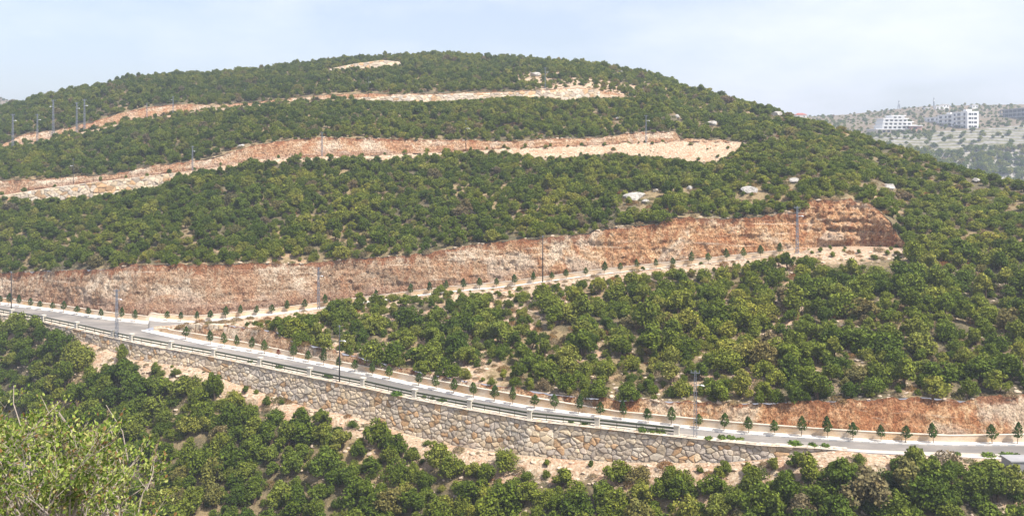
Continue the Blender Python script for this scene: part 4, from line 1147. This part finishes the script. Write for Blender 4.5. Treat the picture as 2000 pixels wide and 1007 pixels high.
rest = [(b[0], b[1], b[2] - .1, b[4], b[5]) for i, b in enumerate(bushes) if i not in indiv] + [(b[0], b[1], b[2], b[4], b[5]) for b in small]
cover('scrub', rest, bproto, 'dense green evergreen scrub covering the hillside and terraces', 'scrub')
cover('far_woodland', [(x, y, z, s, s * random.uniform(.7, 1)) for (x, y, z, s) in far_pts], bproto, 'hazy blue green woodland on the far hillside', 'woodland')
print('BUSHES', len(bushes), 'far', len(far_pts))
# dry undergrowth
dry = []
for A, B, n, cv, amp, fr in (((D_g, Z_g), (D_r2n, Z_crest), 9000, 0, .7, 9), ((D_ct, Z_ct), (D_3b, Z_3b), 16000, 1.2, .9, 12), ((D_3t, Z_3t), (D_4b, Z_4b), 12000, 1.2, .9, 12), ((D_4t, Z_4t), (D_s, Z_s), 16000, 2.5, 1, 14)):
    for (x, y, z, u, t, sp) in scatter(A, B, n, 2.2, 310 if amp == .7 else -150, 2150, curve=cv, amp=amp, fr=fr, tr=(.0, 1), keep=lambda u, t, x, y: np.where((amp == .7) & (t > .8) & (u < 1780), .12, 1)):
        s = random.uniform(.6, 1.5); dry.append((x, y, z - .1, s, s * random.uniform(.6, 1)))
for (x, y, z, u, t, sp) in scatter_lower(5000, 2.4, 55, lambda u, q, x, y: .6):
    s = random.uniform(.5, 1.2); dry.append((x, y, z - .1, s, s * random.uniform(.6, 1)))
cover('dry_undergrowth', dry, PROTO_D, 'low dry brown undergrowth between the green bushes', 'undergrowth')
tuft = []
for A, B, n, u0, u1 in (((D_3b, Z_3b), (D_3e, Z_3e), 9000, 980, 1450), ((D_r2n, Z_r2), (D_cb, Z_r2), 900, 1570, 1770), ((D_r2n - 5, Z_crest - 1.2), (D_r2n, Z_crest), 2500, 560, 1780)):
    for (x, y, z, u, t, sp) in scatter(A, B, n, 3.6, u0, u1, amp=0, keep=lambda u, t, x, y: clump(x, y, 6, 61) > -.05): k = random.uniform(.12, .42); tuft.append((x, y, z, k, k * .8))
cover('shelf_tufts', tuft, bproto, 'small green tufts dotted over the bare earth shelves', 'tufts')
# rubble
rub = []
for (x, y, z, u, t, sp) in scatter((D_g, Z_g), (D_r2n, Z_crest), 30000, .9, 310, 2150, amp=.7, fr=9,
        keep=lambda u, t, x, y: (clump(x, y, 9, 77) > -.05) | ((t > .88) & (u < 1780)) | (np.abs(u - 1525) < 25)):
    s = random.choice([.25, .35, .5, .5, .8, 1.1]); rub.append((x, y, z, s, s * .8))
for (x, y, z, u, t, sp) in scatter_lower(14000, .8, 14, lambda u, q, x, y: np.where(q < 5, 1, .3)):
    s = random.choice([.25, .35, .4, .5, .6, 1.0]); rub.append((x, y, z, s, s * .8))
for (x, y, z, u, t, sp) in scatter((D_3b, Z_3b), (D_3e, Z_3e), 6000, 1.0, 350, 1450, amp=0): s = random.choice([.3, .4, .7]); rub.append((x, y, z, s, s))
for u0, u1, A, B in ((0, 1780, (D_ct, Z_ct), (D_ct + 1.5, Z_ct + .2)), (300, 1330, (D_3t, Z_3t), (D_3t + 2, Z_3t + .3)), (1000, 1240, (D_4t, Z_4t), (D_4t + 55, Z_4t + 10)), (1180, 2150, (D_g, Z_g), (D_g + 1.2, Z_g + .2))):
    for (x, y, z, u, t, sp) in scatter(A, B, 5000, 1.3, u0, u1, amp=0, keep=lambda u, t, x, y: .6):
        s = random.choice([.3, .4, .7, 1.2]); rub.append((x, y, z + .05, s, s * .8))
cover('rubble', rub, PROTO_R, 'loose pale pink rubble strewn over the bare slopes', 'rubble')
# pale stones on the far hill
fr_ = [(x, y, z, s, s * .7) for (x, y, z, s) in [(p[0], p[1], p[2], random.choice([.8, 1.2, 1.8, 3])) for p in
       scatter((D_f2, Zof(v_f2, D_f2)), (D_f3, Zof(v_f3, D_f3)), 6000, 6, 1500, 2150, amp=0, keep=lambda u, t, x, y: (clump(x, y, 25, 29) > .05) & (t > .3))]]

for i, (u, v, hw, hh_, lb) in enumerate(BLD):
    if not lb: continue
    D, Z = hill_D(u, v + hh_ * .5); me = rock_mesh(900 + i, 'boulder', 'limestone', 4, .7)
    o = bpy.data.objects.new('boulder', me); col.objects.link(o)
    sx = 2.6 * hw / F * D; o.scale = (sx, sx * .8, max(2.2 * hh_ / F * D, .6) * 1.2 + .7); o.location = ((u - 1000) / F * D, D, Z + .35)
    o.rotation_euler = (R(12), R(random.uniform(-6, 6)), random.uniform(-.3, .3)); tag(o, lb, 'boulder', 'limestone boulders on the hillside')

# ------------------------------------------------------------------ young street trees
def young_tree(seed, leafm):
    r = np.random.default_rng(seed); root = empty('young_tree')
    mb = MB(); mb.tube([(0, 0, -.1), (.02, .01, .7), (0, .02, 1.6)], [.05, .04, .02], 6)
    for k in range(5):
        a = k * 1.3; mb.tube([(0, 0, .7 + .18 * k), (.3 * math.cos(a), .3 * math.sin(a), 1.0 + .2 * k)], [.02, .01], 4)
    mb.build('trunk', M['bark'], root)
    n = 520; z = r.uniform(0, 1, n) ** .85; prof = np.interp(z, [0, .12, .35, .65, .9, 1], [.30, .58, .64, .48, .2, .05])
    a = r.uniform(0, 2 * np.pi, n); q = np.sqrt(r.uniform(.25, 1, n)); lump = 1 + .28 * np.sin(a * 3 + seed) * np.cos(z * 9 + seed)
    C = np.stack([np.cos(a) * q * prof * lump, np.sin(a) * q * prof * lump, .72 + 1.72 * z], -1)
    d = np.stack([np.cos(a), np.sin(a), .4 + 0 * a], -1); V, Fc = leaf_quads(C, d, .085, .7)
    mesh_obj('crown', V, Fc, leafm, root); return root
YT = [young_tree(i, M['young']) for i in range(4)]; red_tree = young_tree(9, M['maroon']); usedt = set()
def place_tree(j, u, D, Z, label, group, s, proto=None):
    p = proto or YT[j % 4]
    r = p if p.name not in usedt else copy_tree(p); usedt.add(p.name)
    r.location = ((u - 1000) / F * D, D, Z); r.scale = (s * random.uniform(.85, 1.2), s * random.uniform(.85, 1.2), s * random.uniform(.78, 1.2)); r.rotation_euler = (R(random.uniform(-6, 6)), R(random.uniform(-6, 6)), random.uniform(0, 6))
    tag(r, label, 'tree', group)
for j, u in enumerate(LOWU):
    f = .25
    D = at(u, D_lfar) * (1 - f) + at(u, D_lside) * f + .1
    red = u == 543
    place_tree(random.randrange(4), u, D, at(u, Z_road) + .15, ('small dark red leaved sapling on the lower pavement, seventh tree from the junction' if red else
        f'young tree on the lower pavement, {ordn(j + 1)} from the junction'), 'young trees along the lower pavement', .6 if red else 1.0, red_tree if red else None)
for j, u in enumerate(UPU):
    D = at(u, D_r2f) + .6
    place_tree(random.randrange(4), u, D, at(u, Z_r2) + .15, f'young tree below the tall cut face, {ordn(j + 1)} from the left edge', 'young trees below the tall cut', .97)

# ------------------------------------------------------------------ weeds on the wall top
wd = [(488, 708), (545, 719), (640, 738), (775, 774), (828, 777), (845, 780), (862, 784), (1115, 826), (1143, 829), (1255, 842), (1276, 844), (1290, 845),
      (1384, 858), (1410, 857), (1427, 858), (1445, 858), (1552, 869), (1588, 869), (1612, 871), (1870, 895), (1930, 892), (1968, 890), (1985, 891)]
r = np.random.default_rng(5); n = 160; d = r.normal(size=(n, 3)); d[:, 2] = np.abs(d[:, 2]); d /= np.linalg.norm(d, axis=1)[:, None]
C = d * np.array([.55, .5, .35]) * r.uniform(.5, 1, n)[:, None]; V, Fc = leaf_quads(C, d, .085, .6)
wme = bpy.data.meshes.new('weed'); wme.from_pydata([tuple(map(float, v)) for v in V], [], [tuple(int(i) for i in f) for f in Fc]); wme.materials.append(M['weed'])
for j, (u, v) in enumerate(wd):
    D = min(max(Dplane(v, at(u, Z_road)), at(u, D_top) + .1), at(u, D_near) - .1)
    if u > 1800: D = at(u, D_top) + .4
    o = bpy.data.objects.new('weed_clump', wme); col.objects.link(o)
    s = random.uniform(.9, 1.7); o.location = ((u - 1000) / F * D, D, at(u, Z_road) + .1); o.scale = (s * 1.3, s, s); o.rotation_euler = (0, 0, random.uniform(0, 6))
    tag(o, f'bright green weed clump on the wall top, {ordn(j + 1)} one from the left', 'weed', 'weeds on top of the retaining wall')

# concrete box at the right edge
D = 109; X0 = (1975 - 1000) / F * D; mb = MB()
mb.box(X0, X0 + 6, D, D + 2.2, Zof(930, D), Zof(902, D)); mb.box(X0 - .1, X0 + 6.1, D - .1, D + 2.3, Zof(902, D) + .003, Zof(899.5, D))
o = mb.build('concrete_culvert', M['slab']); tag(o, 'low grey concrete culvert box at the right edge below the road', 'culvert')

# ------------------------------------------------------------------ far buildings
def windows(root, items, mat='glass'):
    for it in items:
        mb = MB(); mb.box(*it); mb.build('window', M[mat], root)
# long white block, its end wall facing us
xb, yb = 425, 860; z0 = Zof(254, 860) - 2; zt = Zof(218, 860)
b = empty('apartment_block', (xb, yb, z0)); tag(b, 'long white four storey block with rows of dark windows on the far hill', 'building')
mb = MB(); segs = [(0, 30, 0), (30.01, 62, 1.2), (62.01, 92, 2.6)]
for (a0, a1, dz) in segs:
    mb.box(0 + dz * .4, 10.5, a0, a1, -4, zt - z0 - dz)
mb.build('wall', M['white'], b)
mb = MB()
for (a0, a1, dz) in segs:
    t_ = zt - z0 - dz
    mb.box(dz * .4 - .3, 10.8, a0 + .05, a1 - .05, t_ + .003, t_ + .5)
mb.box(2, 7, 6, 12, zt - z0 + .51, zt - z0 + 2.4); mb.box(3, 7, 40, 48, zt - z0 - 1.2 + .51, zt - z0 + .9); mb.build('roof', M['white'], b)
fl = 3.9
for k in range(4):
    zc = zt - z0 - 3.2 - k * fl
    windows(b, [(1.2, 3.6, -.12, .1, zc, zc + 1.9), (6.2, 8.8, -.12, .1, zc, zc + 1.9), (4.2, 5.4, -.12, .1, zc, zc + 1.9)])
    for j in range(9):
        y_ = 4 + j * 9.6; dz = 0 if y_ < 30 else (1.2 if y_ < 61 else 2.6); xo = dz * .4
        windows(b, [(xo - .15, xo + .1, y_, y_ + (5.5 if j % 2 else 3.2), zc - dz, zc - dz + 2.1)])
    for (a0, a1, dz) in segs:
        mb = MB(); mb.box(dz * .4 - 1.4, dz * .4 - .01, a0 + 5, a1 - 6, zc - dz - .9, zc - dz - .1); mb.build('balcony', M['white'], b)
# stepped white villa
D = 858
b = empty('stepped_villa', ((1754 - 1000) / F * D, D, Zof(258, D))); tag(b, 'white stepped hillside building with stacked balconies on the far hill', 'building')
px = lambda u: (u - 1754) / F * D; pz = lambda v: Zof(v, D) - Zof(258, D)
tiers = [(1711, 1792, 260, 252, 0), (1725, 1791, 252, 244.5, 2), (1728, 1785, 244.5, 237.5, 4), (1730, 1777, 237.5, 231, 5), (1748, 1773, 231, 225, 7)]
for k, (u0, u1, vb, vt, y) in enumerate(tiers):
    mb = MB(); mb.box(px(u0), px(u1), y, 22, pz(vb) + .003, pz(vt)); mb.build('wall', M['white'] if k else M['cream'], b)
    mb = MB(); mb.box(px(u0) - .8, px(u1) + .8, y - 1.6, 22.3, pz(vt) - .5, pz(vt) + .002 + .25); mb.build('roof', M['white'], b)
    nn = int((u1 - u0) / 9)
    windows(b, [(px(u0 + 4 + j * 9), px(u0 + 9 + j * 9), y - .15, y + .1, pz(vt) - 3.0, pz(vt) - 1.2) for j in range(nn)])
mb = MB(); mb.box(px(1776), px(1797), -4, 6, pz(257), pz(246.5)); mb.build('annex', M['pink'], b)
mb = MB(); mb.box(px(1770), px(1798), -5, 6.5, pz(246.4), pz(245)); mb.build('annex_roof', M['white'], b)
windows(b, [(px(1780), px(1788), -4.15, -3.9, pz(252), pz(249))])
# dark unfinished frame at the right edge
D = 950; X0 = (1952 - 1000) / F * D; z0 = Zof(246, D); b = empty('unfinished_building', (X0, 862, z0)); tag(b, 'large grey unfinished building of open concrete floors at the right edge', 'building')
for k in range(6):
    mb = MB(); mb.box(0, 40, 0, 88, k * 3.9 - 4, k * 3.9 - 2.9); mb.build('floor_slab', M['slab'], b)
mb = MB(); mb.box(2.2, 38, 2.2, 86, -3.9, 15.6); mb.build('interior_shade_box', M['void'], b)  # dark box added for the shade behind the open floor edges
for j in range(12):
    mb = MB(); mb.box(.3, 1.0, 1 + j * 7.8, 1.8 + j * 7.8, -4, 15.49); mb.build('column', M['slab'], b)
for j in range(6):
    mb = MB(); mb.box(5 + j * 6, 5.8 + j * 6, .3, 1.0, -4, 15.49); mb.build('column', M['slab'], b)
mb = MB(); mb.box(12, 20, 20, 34, 16.61, 20.5); mb.build('stair_tower', M['slab'], b)
# small houses and masts on the far hill
def house(u, v, D, w_, h_, label, wall='cream', roof='redroof', pitched=True):
    b = empty('house', ((u - 1000) / F * D, D, Zof(v, D))); tag(b, label, 'house')
    mb = MB(); mb.box(-w_/2, w_/2, 0, w_, -3, h_); mb.build('wall', M[wall], b)
    mb = MB()
    if pitched: mb.add([(-w_/2-.4, -.4, h_+.01), (w_/2+.4, -.4, h_+.01), (w_/2+.4, w_+.4, h_+.01), (-w_/2-.4, w_+.4, h_+.01), (-w_/4, w_/2, h_*1.5), (w_/4, w_/2, h_*1.5)],
                       [(0, 3, 2, 1), (0, 1, 5, 4), (2, 3, 4, 5), (1, 2, 5), (3, 0, 4)])
    else: mb.box(-w_/2-.3, w_/2+.3, -.3, w_+.3, h_+.003, h_+.5)
    mb.build('roof', M[roof], b)
    windows(b, [(-w_/3, -w_/3 + 1.3, -.12, .1, h_*.4, h_*.75), (w_/6, w_/6 + 1.3, -.12, .1, h_*.4, h_*.75)])
house(1566, 232, 1060, 12, 4.5, 'small red roofed house on the far skyline beside the hill')
for (u, v, w_, lb) in [(1835, 214, 8, 'tiny pale house on the far hilltop above the long white block'), (1848, 211, 7, 'tiny white house right of another on the far hilltop'), (1812, 217, 6, 'tiny pale house on the far hilltop left of the others'), (1600, 243, 9, 'small pale house on the far hill just past the skyline'), (1905, 212, 7, 'tiny pale house above the right end of the long white block')]:
    house(u, v, 1075, w_, 4, lb, 'white', 'cream', False)
def far_mast(u, vt, vb, w0, label):
    D = 1110; r = empty('radio_mast', ((u - 1000) / F * D, D, Zof(vb, D))); h = (vb - vt) / F * D; mb = MB()
    for c in ((-1,-1),(1,-1),(1,1),(-1,1)): mb.bar((c[0]*w0, c[1]*w0, -2), (c[0]*.2, c[1]*.2, h), .25)
    for k in range(5): z = h * k / 5; q = w0 + (.2 - w0) * k / 5; mb.bar((-q, -q, z), (q, -q, z + h / 5), .2); mb.bar((q, -q, z), (-q, -q, z + h / 5), .2)
    mb.build('lattice_mast', M['steel'], r); mb = MB(); mb.tube([(0, 0, h * .6), (0, 0, h * .75)], 1.1, 8); mb.build('antenna', M['lamp'], r); tag(r, label, 'mast')
far_mast(1755.5, 197, 211, 1.3, 'pale radio mast on the far hilltop above the stepped villa')
far_mast(1824, 191, 207, .5, 'very thin mast on the far skyline above the long white block')
cover('far_stones', fr_, PROTO_R, 'pale stones scattered on the far hilltop', 'stones')

# ------------------------------------------------------------------ foreground shrub, lower left
def fore_shrub():
    D0 = 12.0; root = empty('foreground_shrub', ((110 - 1000) / F * D0, D0, -9.6)); O = Vector(root.location)
    rr = random.Random(21); tips = []; br = MB()
    def W(u, v, D): return Vector(((u - 1000) / F * D, D, Zof(v, D))) - O
    def grow(p, d, ln, rad, depth):
        pts_ = [p]; q = p.copy(); dd = d.copy()
        for k in range(4):
            dd = (dd + Vector((rr.gauss(0, .18), rr.gauss(0, .18), rr.gauss(0, .14) + .04))).normalized(); q = q + dd * ln / 4; pts_.append(q.copy())
        br.tube(pts_, [rad * (1 - .14 * k) for k in range(5)], 5)
        if depth <= 3: tips.extend([(x.copy(), dd.copy()) for x in pts_[2:]])
        if depth == 0: return
        for k in range(3 if depth > 1 else 4):
            s = pts_[rr.choice([2, 3, 4])]; nd = (dd + Vector((rr.gauss(0, .65), rr.gauss(0, .65), rr.gauss(.1, .5)))).normalized()
            grow(s, nd, ln * rr.uniform(.5, .75), rad * .6, depth - 1)
    def edge(u): return float(np.interp(u, [-60, 0, 60, 120, 180, 240, 300, 330], [862, 868, 856, 862, 905, 950, 1010, 1050]))
    base = [W(90, 1240, D0), W(200, 1260, D0 - .3), W(-30, 1230, D0 + .3)]
    for i in range(140):
        u = rr.uniform(-90, 250); v = edge(u) + (rr.random() ** 1.15) * (1090 - edge(u)) + 14
        a = base[rr.randrange(3)]; b_ = W(u, v, D0 + rr.uniform(-1.5, 1.5) * min(1, (v - edge(u)) / 60 + .25))
        m_ = a.lerp(b_, .55) + Vector((rr.gauss(0, .18), rr.gauss(0, .25), rr.gauss(-.18, .1)))
        if i < 3: br.tube([a - Vector((0, 0, 3.6)), a, m_], [.07, .045, .02], 6)
        br.tube([a, m_, b_], [.022, .014, .009], 5)
        grow(b_, ((b_ - m_).normalized() + Vector((rr.gauss(0, .7), rr.gauss(0, .7), 0))).normalized(), rr.uniform(.28, .5), .009, 2)
    for (u, v, u2, v2) in [(250, 900, 207, 790), (236, 905, 215, 828), (285, 960, 301, 893), (40, 830, 27, 752), (150, 860, 112, 800), (270, 1000, 300, 930), (60, 840, 118, 782), (10, 850, 62, 905)]:
        a = W(u, v, D0); b_ = W(u2, v2, D0 + .2); br.tube([a, a.lerp(b_, .5) + Vector((rr.gauss(0, .05), 0, .02)), b_], [.009, .006, .004], 5); tips.append((b_, Vector((0, 0, 1)))); grow(a.lerp(b_, .6), Vector((rr.gauss(0, .5), 0, .8)).normalized(), .25, .005, 0)
    br.build('branches', M['twig'], root)
    V = []; Fc = []
    for (p, d) in tips:
        for k in range(rr.randint(1, 4)):
            ax = (d + Vector((rr.gauss(0, .7), rr.gauss(0, .7), rr.gauss(.3, .6)))).normalized(); s = rr.uniform(.035, .06)
            c = p + Vector((rr.gauss(0, .05), rr.gauss(0, .05), rr.gauss(0, .04)))
            nn = ax.cross(Vector((rr.gauss(0, 1), rr.gauss(0, 1), rr.gauss(0, 1)))).normalized(); n3 = nn.cross(ax) * s * .12
            b0 = len(V); V += [c, c + ax * s * .45 + nn * s * .32 + n3, c + ax * s * .85 + nn * s * .26 + n3, c + ax * s * 1.05, c + ax * s * .85 - nn * s * .26 + n3, c + ax * s * .45 - nn * s * .32 + n3]
            Fc += [(b0, b0+1, b0+2, b0+3), (b0, b0+3, b0+4, b0+5)]
    mesh_obj('foliage', V, Fc, M['fore'], root); print('SHRUB', len(tips), len(Fc))
    tag(root, 'yellow green leafy shrub with bare pale twigs in the near lower left corner', 'shrub')
fore_shrub()

# ------------------------------------------------------------------ haze
mb = MB(); mb.box(-1400, 1400, -30, 1700, -80, 80); hz = mb.build('haze', [])
hm = bpy.data.materials.new('haze'); hm.use_nodes = True; t_ = hm.node_tree; t_.nodes.remove(t_.nodes['Principled BSDF'])
pv = t_.nodes.new('ShaderNodeVolumePrincipled'); pv.inputs['Color'].default_value = (.76, .86, 1.0, 1); pv.inputs['Density'].default_value = .00031
pv.inputs['Anisotropy'].default_value = .1
t_.links.new(pv.outputs[0], t_.nodes['Material Output'].inputs['Volume']); hz.data.materials.clear(); hz.data.materials.append(hm)
tag(hz, 'pale blue summer haze filling the valley air', 'haze', kind='stuff')
